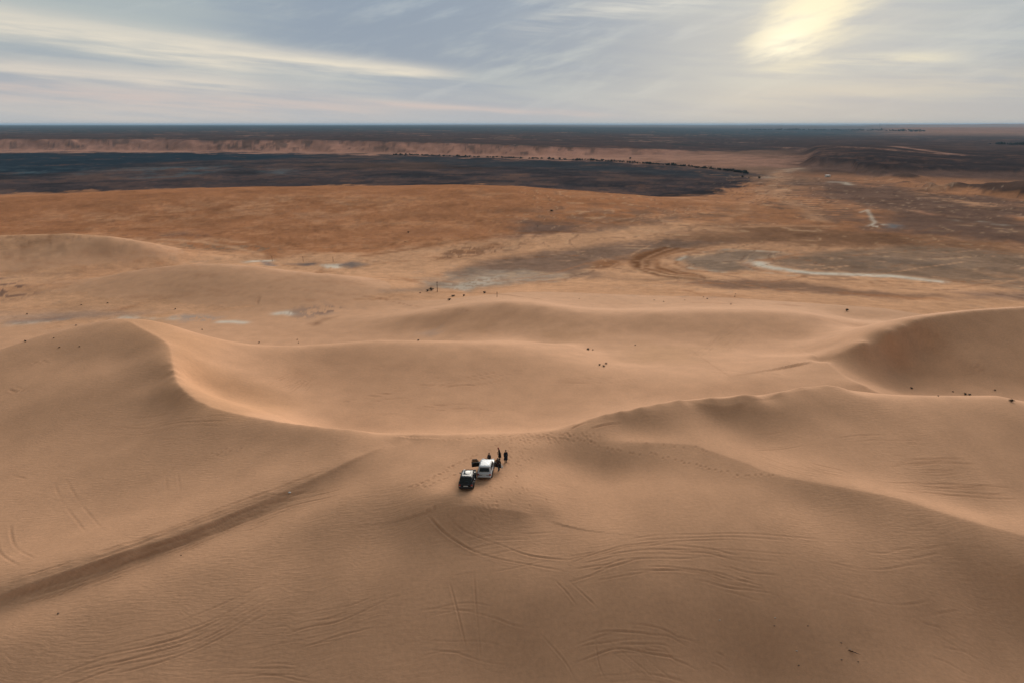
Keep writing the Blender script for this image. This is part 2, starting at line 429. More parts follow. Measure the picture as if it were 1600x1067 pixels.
# ------------------------------------------------------------------ the land as one polar sheet, finer where it is near
AZ_IN = np.linspace(-46.5, 46.5, 980)
AZ_OUT = np.concatenate([np.linspace(-180, -47.5, 46)[:-1], [-48.5, -47.2]])
AZD = np.concatenate([AZ_OUT, AZ_IN, -AZ_OUT[::-1][:-1]])       # closes on itself
rr = [3.0, 7.0, 12.0, 17.0, 22.0, 27.0, 31.0, 34.5, 37.0, 38.6]
r_ = 39.5
while r_ < 60000:
    rr.append(r_)
    r_ += min(r_ * r_ / (50.0 * 680.0), .0118 * r_)
RR = np.array(rr)
nA, nR = len(AZD), len(RR)
AZG, RG = np.meshgrid(AZD, RR)                                   # rows: radius
XG = RG * np.sin(np.radians(AZG)); YG = RG * np.cos(np.radians(AZG))
ZG = height(XG, YG)
LN = np.log(RR)
def knife(lst, h, near_w, far_w, fade=6.0, wild=0.0):
    """a sharp wind-cut crest: steep on one side, drawn out on the other"""
    P = [at(*q)[:2] for q in lst]
    xs = [p[0] for p in P]; ys = [p[1] for p in P]
    m = np.nonzero((XG > min(xs) - 25) & (XG < max(xs) + 25) & (YG > min(ys) - 25) & (YG < max(ys) + 25))
    X, Y = XG[m], YG[m]
    best = np.full(X.shape, 1e9); sgn = np.zeros(X.shape)
    for (x0, y0), (x1, y1) in zip(P[:-1], P[1:]):
        ex, ey = x1 - x0, y1 - y0
        t = np.clip(((X - x0) * ex + (Y - y0) * ey) / (ex * ex + ey * ey), 0, 1)
        qx, qy = X - x0 - t * ex, Y - y0 - t * ey
        d = np.hypot(qx, qy)
        u = d < best
        best[u] = d[u]; sgn[u] = (ex * (Y - y0) - ey * (X - x0))[u]
    if P[-1][0] < P[0][0]: sgn = -sgn                      # positive: beyond the crest
    d = np.sqrt(best ** 2 + .05 ** 2) - .05
    f = np.where(sgn > 0, np.exp(-d / far_w), np.exp(-d / near_w))
    f = f * sstep(np.hypot(X - P[0][0], Y - P[0][1]), 0, fade) * sstep(np.hypot(X - P[-1][0], Y - P[-1][1]), 0, fade)
    f = f * (.85 + .12 * vnoise(X / 9.0, Y / 9.0)) * (1 + wild * vnoise(X / 13.0 + 4, Y / 13.0))
    ZG[m] += h * f
def smooth_px(lst, n=6):
    P = np.array(lst, float); out = []
    for i in range(len(P) - 1):
        p0 = P[max(i - 1, 0)]; p1 = P[i]; p2 = P[i + 1]; p3 = P[min(i + 2, len(P) - 1)]
        for t in np.linspace(0, 1, n, endpoint=(i == len(P) - 2)):
            out.append(tuple(.5 * ((2 * p1) + (-p0 + p2) * t + (2 * p0 - 5 * p1 + 4 * p2 - p3) * t * t + (-p0 + 3 * p1 - 3 * p2 + p3) * t ** 3)))
    return out
knife(smooth_px([(620,692,-.1),(575,712,-.3),(520,737,-.8),(450,766,-1.5),(380,796,-2.4),(280,837,-3.2),(150,884,-4.2),(0,931,-5.1),(-100,962,-5.9)]), .85, .7, 4.0, 9.0, .5)
knife(smooth_px([(470,775,-1.9),(400,805,-2.8),(300,846,-3.8),(200,882,-4.5),(100,915,-5.3)]), -.35, .8, 1.0, 5.0)
knife(smooth_px([(930,688,.7),(980,691,.6),(1077,697,.6),(1112,707,.6),(1166,725,.5),(1212,742,.35),(1313,763,-.1),(1406,782,-.6),(1484,806,-1.2),(1600,839,-2.3),(1700,866,-3.4)]), .24, 2.0, 3.5, 8.0)
knife(smooth_px([(1285,566,-9.2),(1310,556,-8.3),(1350,542,-6.6),(1390,526,-5.0),(1430,510,-3.8),(1470,500,-3.0),(1520,494,-2.4),(1600,488,-1.9),(1690,483,-1.7)]), 1.3, 3.0, 9.0, 10.0)
knife(smooth_px([(1283,564,-9.2),(1298,578,-9.1),(1318,592,-8.8),(1345,604,-8.4),(1400,617,-8)]), .9, 6.0, 2.2, 4.0)
knife(smooth_px([(192,499,2.0),(228,519,1.7),(262,540,1.2),(270,570,.6),(278,600,0),(300,622,-.3),(340,641,-.6),(400,655,-.6),(450,664,-.5),(520,673,-.2),(600,680,0)]), .4, 4.0, 1.2, 5.0)
knife(smooth_px([(900,662,1.3),(970,645,1.8),(1060,628,2.3),(1110,626,2.35),(1160,624,2.4),(1215,618,2.3)]), .5, 3.0, 1.6, 5.0)
knife(smooth_px([(1195,624,2.3),(1245,610,2.4),(1292,605,2.4),(1345,613,1.7)]), .7, 2.2, 2.5, 4.0)
knife(smooth_px([(1075,630,2.2),(1110,637,1.8),(1140,640,1.6),(1170,632,2.0)]), .35, 1.0, 2.0, 2.0)
knife(smooth_px([(690,806,-.4),(750,800,.1),(820,806,-.5),(850,815,-1.0)]), .35, 1.2, 3.0, 3.0)
print('grid', nR, nA, nR * nA)

def ghit(px, py, lift=0.0):
    """line of sight against the sheet -> world point"""
    d = ray(px, py)
    h = math.hypot(d[0], d[1])
    a = math.degrees(math.atan2(d[0], d[1]))
    j = int(np.clip(np.searchsorted(AZD, a), 1, nA - 1))
    t = (a - AZD[j - 1]) / (AZD[j] - AZD[j - 1])
    col = ZG[:, j - 1] * (1 - t) + ZG[:, j] * t
    los = CAM_Z + d[2] / h * RR
    dif = col - los
    k = int(np.argmax(dif > 0)) if (dif > 0).any() else nR - 1
    k = max(k, 1)
    u = -dif[k - 1] / (dif[k] - dif[k - 1] + 1e-12)
    r = RR[k - 1] + (RR[k] - RR[k - 1]) * min(max(u, 0), 1)
    return np.array([d[0] / h * r, d[1] / h * r, col[k - 1] + (col[k] - col[k - 1]) * min(max(u, 0), 1) + lift])
def gz(x, y):
    r = math.hypot(x, y); a = math.degrees(math.atan2(x, y))
    j = int(np.clip(np.searchsorted(AZD, a), 1, nA - 1)); k = int(np.clip(np.searchsorted(RR, r), 1, nR - 1))
    t = (a - AZD[j - 1]) / (AZD[j] - AZD[j - 1]); u = (r - RR[k - 1]) / (RR[k] - RR[k - 1])
    return float((ZG[k - 1, j - 1] * (1 - t) + ZG[k - 1, j] * t) * (1 - u) + (ZG[k, j - 1] * (1 - t) + ZG[k, j] * t) * u)

# ---- colour of the ground (albedo only)
SAND = np.array([.61, .342, .204]); PALE = np.array([.58, .325, .190]); ORANGE = np.array([.385, .170, .082]); SLIP = np.array([.47, .24, .105])
GREY = np.array([.26, .20, .16]); DUSK = np.array([.15, .095, .075]); SALT = np.array([.62, .55, .46]); RUST = np.array([.30, .135, .065])
TEAL = np.array([.016, .030, .045]); BROWNB = np.array([.060, .037, .033]); SCARP = np.array([.43, .235, .17]); STEEL = np.array([.075, .105, .125])
CG = np.empty((nR, nA, 3)); CG[:] = SAND
N_A = fbm(XG / 14.0, YG / 14.0, 4, .55)
N_B = fbm(XG / 60.0 + 31, YG / 60.0, 5, .58)
N_C = fbm(XG / 260.0 - 8, YG / 260.0 + 4, 5, .58)
N_L = fbm(AZG / 1.3 + 9, np.log(RG) * 30, 4, .6)      # streaks that keep their look with distance
def lay(mask, col, amt=1.0):
    m = np.clip(mask * amt, 0, 1)[..., None]
    CG[:] = CG * (1 - m) + np.asarray(col) * m
def lay_s(sl, mask, col, amt=1.0):
    m = np.clip(mask * amt, 0, 1)[..., None]
    CG[sl] = CG[sl] * (1 - m) + np.asarray(col) * m
def window(a0, a1, l0, l1):
    i0, i1 = np.searchsorted(LN, l0), np.searchsorted(LN, l1)
    j0, j1 = np.searchsorted(AZD, a0), np.searchsorted(AZD, a1)
    return (slice(max(i0 - 1, 0), i1 + 1), slice(max(j0 - 1, 0), j1 + 1))
def seg_dist(U, V, P, closed):
    best = np.full(U.shape, 1e9)
    n = len(P)
    for i in range(n if closed else n - 1):
        (x0, y0), (x1, y1) = P[i], P[(i + 1) % n]
        ex, ey = x1 - x0, y1 - y0
        t = np.clip(((U - x0) * ex + (V - y0) * ey) / (ex * ex + ey * ey + 1e-12), 0, 1)
        best = np.minimum(best, (U - x0 - t * ex) ** 2 + (V - y0 - t * ey) ** 2)
    return np.sqrt(best)
def polar(lst, z):
    out = []
    for q in lst:
        p = ghit(*q) if z is None else at(q[0], q[1], z)
        out.append((math.atan2(p[0], p[1]), math.log(math.hypot(p[0], p[1]))))
    return out
def region(lst, col, amt=1.0, soft=.02, warp=.02, z=None, tex=None):
    """a patch of different ground, its outline given at world bearings and distances"""
    P = polar(lst, z)
    m_ = soft * 2 + warp * 2
    sl = window(math.degrees(min(p[0] for p in P) - m_), math.degrees(max(p[0] for p in P) + m_), min(p[1] for p in P) - m_, max(p[1] for p in P) + m_)
    U = np.radians(AZG[sl]) + warp * N_A[sl] * .7 + warp * N_B[sl]
    V = np.log(RG[sl]) + warp * N_B[sl] + warp * .8 * N_L[sl]
    d = seg_dist(U, V, P, True)
    ins = np.zeros(U.shape, bool)
    n = len(P)
    for i in range(n):
        (x0, y0), (x1, y1) = P[i], P[(i + 1) % n]
        if y0 == y1:
            continue
        c = ((y0 > V) != (y1 > V)) & (U < (x1 - x0) * (V - y0) / (y1 - y0) + x0)
        ins ^= c
    sd = np.where(ins, d, -d)
    m = sstep(sd, -soft, soft)
    if tex is not None:
        m = m * tex[sl]
    lay_s(sl, m, col, amt)
def stroke(lst, width, col, amt=1.0, z=None, warp=.004, tex=None):
    P = polar(lst, z)
    m_ = width * 3 + warp * 2
    sl = window(math.degrees(min(p[0] for p in P) - m_), math.degrees(max(p[0] for p in P) + m_), min(p[1] for p in P) - m_, max(p[1] for p in P) + m_)
    U = np.radians(AZG[sl]) + warp * N_B[sl]; V = np.log(RG[sl]) + warp * N_B[sl] + warp * N_L[sl]
    d = seg_dist(U, V, P, False)
    m = np.exp(-(d / width) ** 2)
    if tex is not None:
        m = m * tex[sl]
    lay_s(sl, m, col, amt)

T_BREAK = sstep(N_A + .6 * N_L, -.25, .45)        # broken cover
T_STREAK = sstep(N_L + .4 * N_B, -.3, .4)
M_1 = fbm(AZG / .55 + 3, np.log(RG) * 80, 5, .62); M_2 = fbm(AZG / 2.6 + 30, np.log(RG) * 22 + 5, 4, .55); M_3 = fbm(XG / 75.0 + 9, YG / 75.0 - 40, 5, .62)
T_CRISP = sstep(M_1 + .6 * M_3, -.05, .10)
# whole plain first
plain = sstep(RG + 25 * N_B, 205, 300)
lay(plain, PALE, .8)
lay(plain * sstep(N_B + .5 * N_C, .05, .6), ORANGE, .30)
lay(plain * sstep(N_L + .5 * N_B, .2, .7), GREY, .28)
farp = sstep(RG + 120 * N_C, 430, 620)
lay(farp, ORANGE, .75)
lay(farp * sstep(N_C + .3 * N_L, .0, .6), RUST, .35)
# land beyond a kilometre
beyond = sstep(RG + 160 * N_C, 900, 1300)
lay(beyond, DUSK, .9)
lay(beyond * sstep(N_C + .5 * N_L, -.1, .5), BROWNB, .8)
rb = np.interp(AZG, SC_A, SC_R)
GUL = fbm(XG / 120.0 + 40, YG / 120.0, 4, .6)
S1 = RG - rb + fbm(XG / 420.0, YG / 420.0, 4, .55) * 110 + GUL * 70
left = sstep(AZG, 17, 8)
foot = sstep(S1, -420, -180) * left
lay(foot, SCARP, .75)
lay(sstep(S1, -60, 10) * left, SCARP * np.array([1.0, .95, .95]), .9)
GULLY_DARK = sstep(fbm(AZG / .9, np.log(RG) * 25, 4, .65) + .4 * M_1, .0, .25)  # gully darkness painted into the cliff colour, apart from the relief
lay(sstep(S1, 0, 40) * sstep(S1, 160, 110) * GULLY_DARK * left, DUSK * .8, .8)
plat = sstep(S1, 112, 150)
PL = BROWNB * .85 + TEAL * .3
lay(plat, PL, .95)
lay(plat * sstep(N_L + .4 * N_C, .05, .5), [.034, .042, .043], .7)
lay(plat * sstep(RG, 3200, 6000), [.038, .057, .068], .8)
lay(plat * sstep(N_C + .8 * fbm(AZG / .6, np.log(RG) * 60, 3), .42, .7) * sstep(RG, 12000, 4000), SCARP, .38)
# table land on the right: dark caps
lay(sstep(AZG, 18, 24) * sstep(RG, 1100, 1300) * sstep(RG, 6000, 3000), BROWNB * 1.05, .8)
rb2 = np.interp(AZG, TB_A, TB_R)
S2 = RG - rb2 + fbm(XG / 420.0, YG / 420.0, 4, .55) * 80 + GUL * 60
side2 = sstep(AZG + .6 * GUL, azr(1250, 262, -30)[0], azr(1282, 262, -30)[0])
lay(side2 * sstep(S2, -60, 0) * sstep(S2, 70, 40), [.15, .092, .075], .85)
lay(side2 * sstep(S2, 36, 50) * sstep(RG, 3400, 1500) * sstep(N_L + .5 * GUL, -.9, 0), [.036, .028, .030], .92)
KN = sstep(AZG, 21, 23) * sstep(RG, 1250, 1150) * sstep(RG, 560, 620) * sstep(ZG + 28.5, 1.5, 3.5)
lay(KN, [.075, .050, .043], .9)
lay(sstep(RG, 4200, 6500) * sstep(AZG + N_C * 3, 24.5, 30.5), [.33, .18, .125], .8)
lay(sstep(RG, 9000, 16000) * sstep(AZG, -14, 4), [.25, .16, .12], .45)
stroke([(1325,240),(1400,247),(1500,250)], .016, SCARP, .75, -29, .01, T_BREAK)
stroke([(1400,236),(1440,243),(1490,248)], .010, SCARP, .8, -29, .01)
stroke([(1230,232),(1300,238),(1340,243)], .020, SCARP, .55, -29, .012, T_BREAK)

# orange sand sheet and the dark flat behind it
region([(-250,300),(0,303),(200,295),(400,291),(600,289.5),(700,289),(800,292),(900,298),(1000,305),(1080,315),(1010,345),(860,362),(720,374),(640,380),(560,394),(480,392),(400,404),(330,385),(230,372),(120,366),(-250,366)],
       ORANGE, .92, .03, .03, -24)
region([(-250,306),(0,310),(200,303),(420,303),(800,300),(950,312),(600,318),(200,325),(-250,330)], RUST * 1.3, .45, .06, .05, -22, T_STREAK)
region([(100,330),(300,318),(560,312),(620,330),(400,345),(150,350)], PALE, .42, .08, .08, -24, T_STREAK)
region([(820,330),(1000,322),(1150,320),(1240,345),(1100,365),(900,360)], [.22,.14,.10], .6, .06, .08, -26, T_STREAK)
LAKE = [(-300,303),(0,306),(200,298),(400,294),(600,293),(800,296),(900,301),(1000,306),(1060,306),(1110,296),(1190,284),(1160,272),(1100,264),(1000,255),(900,251),(760,246),(620,243),(500,241),(300,238.5),(100,238.5),(-300,240)]
region(LAKE, [.064, .048, .050], 1.0, .018, .065, -32)
region(LAKE, [.105, .066, .055], .8, .05, .06, -32, sstep(M_2 + .5 * N_L + .3 * M_1, .10, .35))
region(LAKE, [.030, .030, .036], .8, .05, .06, -32, sstep(-M_2 + .6 * M_1, .12, .40))
region([(-300,240),(0,241),(250,239.5),(420,241),(492,244),(430,250),(300,252),(200,258),(120,270),(0,276),(-300,278)], TEAL, .95, .03, .04, -32)
region([(200,262),(280,258),(360,262),(330,272),(250,276)], STEEL, .9, .03, .05, -32, T_STREAK)
region([(395,262),(440,265),(478,272),(430,273)], STEEL * 1.2, .75, .03, .03, -32, T_STREAK)
region([(0,262),(110,262),(160,268),(60,275),(0,276)], STEEL, .85, .05, .06, -32, T_STREAK)
region([(600,246),(760,250),(920,255),(1080,266),(1180,276),(1110,280),(980,270),(800,262),(640,254)], [.035, .042, .052], .75, .04, .05, -32)
region([(0,285),(300,280),(600,278),(800,282),(600,290),(200,292)], [.045, .033, .036], .55, .06, .06, -32, T_STREAK)
region([(520,255),(700,256),(760,264),(600,266),(440,258)], [.090, .055, .042], .7, .05, .06, -32)
region([(1000,303),(1060,298),(1110,296),(1060,308),(1010,310)], [.03, .026, .028], .8, .02, .03, -31)
# valley floor on the right
region([(1180,300),(1240,296),(1300,320),(1340,345),(1290,350),(1240,330)], [.15, .095, .07], .8, .03, .05, -27, T_STREAK)
region([(1200,280),(1340,280),(1600,320),(1700,390),(1500,385),(1380,360),(1300,310)], [.150, .095, .075], .9, .05, .06, -28)
region([(1380,300),(1500,312),(1600,345),(1620,385),(1480,350)], [.145, .085, .062], .6, .05, .07, -28, T_BREAK)
region([(1090,355),(1300,352),(1600,395),(1700,420),(1560,402),(1380,388),(1200,385),(1000,392)], [.20, .108, .065], .85, .04, .05, -26)
region([(1150,240),(1260,250),(1250,262),(1120,262),(1000,250),(900,244),(1000,242)], SCARP * .9, .7, .06, .06, -30)
region([(1160,262),(1250,262),(1270,284),(1210,300),(1190,282)], [.24, .15, .105], .8, .05, .06, -29)
stroke([(1236,262),(1215,280),(1190,300),(1160,330),(1140,348)], .010, PALE, .35, -28, .02)
stroke([(1225,290),(1220,306),(1260,322),(1290,346)], .014, PALE, .55, -27, .012)
for k in range(12):
    y0 = 300 + k * 4.0
    stroke([(1236 + k * 4.6, y0), (1262 + k * 5, y0 + 1.5), (1296 + k * 4, y0 + 2.0)], .006, [.13, .085, .07], .6, -27, .006)
stroke([(1448,300),(1490,310),(1555,322)], .020, PALE * .9, .75, -28, .015, T_BREAK)
stroke([(1455,296),(1480,290)], .016, PALE * .85, .6, -28, .012, T_BREAK)
stroke([(1342,331),(1352,327),(1360,338),(1369,347),(1364,353)], .0026, SALT, .6, -27, .006)
region([(1362,353),(1384,351),(1396,355),(1380,358),(1364,357)], SALT, .75, .008, .010, -27, T_CRISP)
region([(1395,350),(1412,354),(1404,358),(1390,357)], STEEL * 2, .6, .012, .012, -27)
stroke([(1430,327),(1460,334),(1495,340)], .010, [.42, .22, .14], .7, -27, .012, T_BREAK)
stroke([(1500,344),(1530,347),(1570,352)], .010, SALT * .8, .45, -27, .012, T_BREAK)
stroke([(1300,284),(1318,284),(1330,288)], .006, SALT, .55, -29, .006)
stroke([(1205,276),(1230,268),(1245,262)], .012, SALT * .8, .4, -29, .012, T_BREAK)
# swirling floor in the middle
region([(760,400),(860,388),(950,380),(1040,372),(1120,378),(1060,390),(960,402),(940,420),(960,440),(900,432),(830,424),(770,430),(700,430)], [.21, .135, .10], .9, .03, .04, -25, None)
region([(800,346),(900,350),(940,356),(880,366),(800,372),(790,360)], [.16, .105, .085], .85, .03, .04, -26)
region([(640,398),(720,384),(830,372),(800,384),(760,396),(700,404)], RUST * 1.1, .55, .02, .05, -26, T_BREAK)
region([(690,385),(760,380),(830,378),(790,392),(700,402)], [.17,.085,.05], .75, .015, .06, -26, T_CRISP)
stroke([(700,408),(800,394),(900,376),(1000,362),(1060,356),(1130,362)], .022, PALE, .7, -26, .015)
stroke([(800,380),(900,368),(1000,358),(1100,356),(1300,352)], .010, PALE * .9, .5, -26, .012)
region([(900,420),(960,412),(1010,420),(1060,428),(1030,440),(960,440),(930,434)], PALE, .5, .03, .03, -25)
region([(940,405),(975,398),(985,410),(965,418),(945,416)], RUST * .8, .95, .02, .03, -25)
stroke([(1052,388),(1005,394),(996,406),(1010,418),(1060,428)], .012, RUST * .7, .95, -25, .006)
stroke([(1075,388),(1030,396),(1022,406),(1036,420),(1100,438)], .010, RUST * .8, .9, -25, .006)
arc0 = [(1040,384),(997,404),(1000,421),(1032,434),(1085,442)]; arc1 = [(1125,388.5),(1064,397),(1056,411),(1084,425),(1150,431)]
for k in range(9):
    t_ = k / 8
    stroke([(a[0] + (b[0] - a[0]) * t_, a[1] + (b[1] - a[1]) * t_) for a, b in zip(arc0, arc1)], (.0075, .003, .0045, .006, .0028, .0035, .0055, .003, .004)[k], RUST * (.60 + .4 * t_) if k % 2 == 0 else PALE, (.9, .5, .8, .35, .55, .6, .45, .3, .6)[k], -25, .008, T_BREAK if k in (4, 6, 7) else None)
for k in range(4):
    t_ = k / 3
    stroke([(1236 + 14 * t_, 408 - 9 * t_), (1184 - 8 * t_, 405.5 - 3 * t_), (1170 - 9 * t_, 413), (1186 - 10 * t_, 423 + 2 * t_), (1240, 432 + 2 * t_)], .0036, [RUST * 1.1, PALE, RUST, SALT * .9][k], .75, -24.6, .004)
stroke([(1010,440),(1060,436),(1120,444),(1180,450)], .012, [.30, .18, .11], .6, -24, .008)
region([(1062,400),(1120,391),(1190,392),(1250,398),(1210,404),(1160,408),(1170,416),(1190,424),(1120,428),(1075,416)], [.25, .18, .135], .9, .02, .02, -25)
stroke([(1250,396),(1140,388),(1080,394),(1058,406),(1080,420),(1150,430)], .0045, SALT * .85, .6, -25, .005, T_BREAK)
region([(1190,405),(1250,396),(1330,388),(1420,382),(1500,386),(1700,400),(1700,470),(1600,465),(1500,448),(1420,436),(1330,428),(1230,418)], [.25, .165, .115], .95, .022, .02, -24.5)
region([(1300,400),(1440,398),(1560,410),(1460,420),(1330,415)], [.18, .135, .11], .6, .05, .05, -24.5, T_STREAK)
region([(1430,425),(1520,420),(1640,440),(1600,458),(1500,446)], PALE, .45, .04, .05, -24, T_BREAK)
stroke([(1250,396),(1200,404),(1172,408),(1166,413),(1180,420)], .009, ORANGE, .5, -24.5, .004)
stroke([(1186,408),(1190,414),(1215,420),(1262,427),(1330,430),(1390,433),(1440,440),(1462,443)], .0115, SALT * 1.05, 1.0, -24.2, .003)
stroke([(1205,417),(1262,427.5),(1330,431),(1390,434)], .0075, SALT * 1.06, .8, -24.2, .003)
stroke([(1170,424),(1260,436),(1360,441),(1460,452)], .016, PALE, .7, -24, .01)
region([(1060,442),(1150,436),(1260,442),(1320,456),(1400,468),(1500,476),(1380,478),(1240,466),(1120,456)], [.22, .13, .09], .85, .025, .03, -23, None)
region([(1480,460),(1600,458),(1700,470),(1700,490),(1600,478),(1520,472)], [.19, .125, .10], .75, .03, .03, -22)
stroke([(640,486),(720,470),(860,462),(1000,470),(1150,478),(1300,482),(1450,484)], .05, PALE, .5, None, .03)
stroke([(1320,462),(1390,470),(1450,474)], .012, RUST * 1.4, .55, -22, .012)
# flats near the left dunes
region([(680,440),(720,425),(780,416),(840,422),(900,436),(860,444),(780,452),(720,462),(690,458)], [.36, .275, .215], .85, .03, .05, -25)
region([(696,455),(720,440),(760,432),(748,446),(715,460)], SALT, .5, .015, .03, -25, T_CRISP)
stroke([(600,470),(660,460),(720,430),(740,414)], .012, GREY * .9, .5, -25, .008)
region([(285,374),(350,372),(420,385),(440,400),(380,398),(320,392)], [.23, .145, .095], .8, .02, .05, -26, T_CRISP)
region([(220,368),(300,360),(340,366),(260,372)], [.15, .09, .075], .7, .02, .03, -26, T_BREAK)
stroke([(250,374),(320,378),(360,386),(410,402)], .007, PALE, .8, -26, .005)
stroke([(330,372),(420,380),(470,398),(560,400),(660,390),(760,376),(860,366)], .014, PALE, .6, -26, .02, T_BREAK)
stroke([(480,392),(560,388),(610,382),(624,374),(616,371)], .004, RUST * .8, .75, -26, .003)
stroke([(560,400),(640,388),(720,374),(800,366),(900,362)], .006, RUST * .8, .7, -26, .006)
region([(450,415),(480,411),(490,413),(470,417)], [.15, .13, .13], .95, .008, .012, -26)
region([(510,414),(540,409),(575,412),(545,418)], [.16, .135, .13], .9, .010, .015, -26)
region([(496,414),(522,412),(528,418),(504,419)], SALT * 1.1, .9, .008, .012, -26, T_CRISP)
stroke([(384,413),(400,411),(420,410)], .006, SALT * 1.05, .9, -26, .003)
region([(405,412),(424,412),(428,420),(412,419)], [.21, .175, .17], .85, .008, .012, -26)
region([(-60,434),(30,433),(70,444),(60,458),(10,474),(-60,478)], [.15, .09, .075], .85, .03, .05, -22, T_CRISP)
region([(-60,492),(60,487),(160,484),(240,490),(180,496),(60,500),(-60,506)], [.34, .245, .20], .65, .02, .02, -21.8)
stroke([(-30,512),(30,507),(70,503),(96,501)], .011, SALT, .9, -21.8, .005, T_BREAK)
stroke([(20,505),(60,502),(92,499)], .012, [.20, .145, .135], .7, -21.8, .004)
stroke([(190,495),(225,494),(270,498)], .010, SALT, .9, -21.7, .004, T_BREAK)
region([(262,494),(310,494),(340,500),(290,503)], [.32, .285, .265], .8, .015, .02, -21.7, T_CRISP)
stroke([(345,504),(362,503.5),(380,506)], .0075, SALT * 1.12, 1.0, -21.6, .002)
stroke([(432,490),(446,488),(455,491)], .0085, SALT * 1.15, 1.0, -21.6, .003)
region([(440,492),(476,480),(500,478),(536,484),(520,492),(470,500)], [.27, .185, .15], .8, .02, .03, -21.6, T_CRISP)
region([(498,484),(530,480),(536,484),(505,490)], [.15, .09, .07], .85, .010, .015, -21.6, T_CRISP)
region([(480,508),(500,498),(524,496),(500,504),(488,512)], RUST * .65, .9, .008, .010, -21.2)
region([(660,518),(680,513),(698,517),(684,523)], [.34, .27, .24], .65, .015, .02, None)
stroke([(0,494),(120,484),(250,487),(400,496),(500,504),(640,492)], .014, PALE * 1.02, .6, -21.8, .01)
stroke([(560,506),(640,494),(720,476),(800,466)], .03, PALE, .6, None, .02)
for q in [[(170,487),(240,470),(330,452)], [(200,462),(260,465),(330,462)], [(60,405),(110,412),(150,420)], [(0,428),(60,418),(110,424)], [(200,433),(260,440),(320,430),(380,424)],
          [(380,420),(430,424),(480,432)], [(500,440),(560,446)], [(420,470),(500,468),(560,472)], [(740,436),(820,442),(880,438)], [(840,446),(960,450),(1080,455)], [(900,452),(1040,458),(1180,464)],
          [(640,426),(720,432),(760,430)], [(520,432),(600,430),(660,444)], [(1000,470),(1120,474),(1240,478)]]:
    stroke(q, .006, RUST * 1.25, .5, None, .012, T_BREAK)
# contour-like terraces and a web of old tracks on the floor
CON = fbm(XG / 230.0 + 2, YG / 230.0 + 6, 4, .5) + .12 * M_3
tb1 = np.abs(np.sin(CON * 22.0)); tb2 = np.abs(np.sin(CON * 22.0 + .5))
zoneA = sstep(RG, 270, 330) * sstep(RG, 900, 650) * sstep(AZG, -8, 4)
lay(zoneA * sstep(tb1, .22, .05) * sstep(M_2 + .3 * M_1, -.35, .1), [.17, .095, .062], .5)
lay(zoneA * sstep(tb2, .16, .03) * sstep(M_2 - .3 * M_1, -.3, .15), [.56, .36, .22], .42)
zoneB = sstep(RG, 640, 720) * sstep(RG, 1250, 1000) * sstep(AZG, 14.5, 18)
CON2 = fbm(XG / 260.0 + 12, YG / 260.0 - 6, 5, .55)
lay(zoneB * sstep(np.abs(np.sin(CON2 * 26.0)), .25, .06), [.10, .062, .050], .5)
lay(zoneB * sstep(np.abs(np.sin(CON2 * 26.0 + .45)), .14, .03) * sstep(M_1, -.2, .2), [.48, .33, .23], .5)
zoneC = sstep(RG, 380, 420) * sstep(RG, 730, 640) * sstep(AZG, 4, -4)
lay(zoneC * sstep(M_1 + .5 * M_2, .12, .35), [.50, .29, .165], .16)
lay(zoneC * sstep(-M_1 + .5 * M_2, .15, .4), [.25, .115, .06], .32)
trk = random.Random(77)
for k in range(110):
    x = trk.uniform(-50, 1600); y = trk.choice([trk.uniform(345, 480), trk.uniform(385, 470)])
    ang = trk.gauss(0, .16); q = []
    for j in range(7):
        q.append((x, y)); st_ = trk.uniform(18, 42)
        x += st_; y += st_ * math.tan(ang) * .55; ang += trk.gauss(0, .10)
        y = min(max(y, 312), 486)
    pale_ = trk.random() < .42
    stroke(q, trk.uniform(.0016, .0036), PALE * 1.08 if pale_ else RUST * trk.uniform(.9, 1.4), trk.uniform(.25, .6), None, .006, T_BREAK if trk.random() < .6 else None)
# steep orange slip faces, reddish hollows
region([(190,500),(230,500),(300,519),(360,534),(330,560),(420,600),(470,630),(400,650),(340,640),(290,610),(278,570),(262,540)], SLIP, .62, .035, .02, None)
region([(430,590),(480,585),(500,600),(470,618),(420,612)], RUST * 1.5, .6, .05, .03, None, T_BREAK)
region([(690,500),(800,494),(900,500),(960,520),(900,535),(780,515)], [.44, .24, .125], .4, .05, .05, None, T_BREAK)
region([(1000,540),(1100,545),(1140,520),(1090,560),(1000,560)], [.45, .255, .13], .35, .05, .05, None)

lay(sstep(AZG, -4, -9) * sstep(RG, 430, 380) * sstep(ZG + .6 * N_A, -22.2, -20.2), SAND * .97, .6)
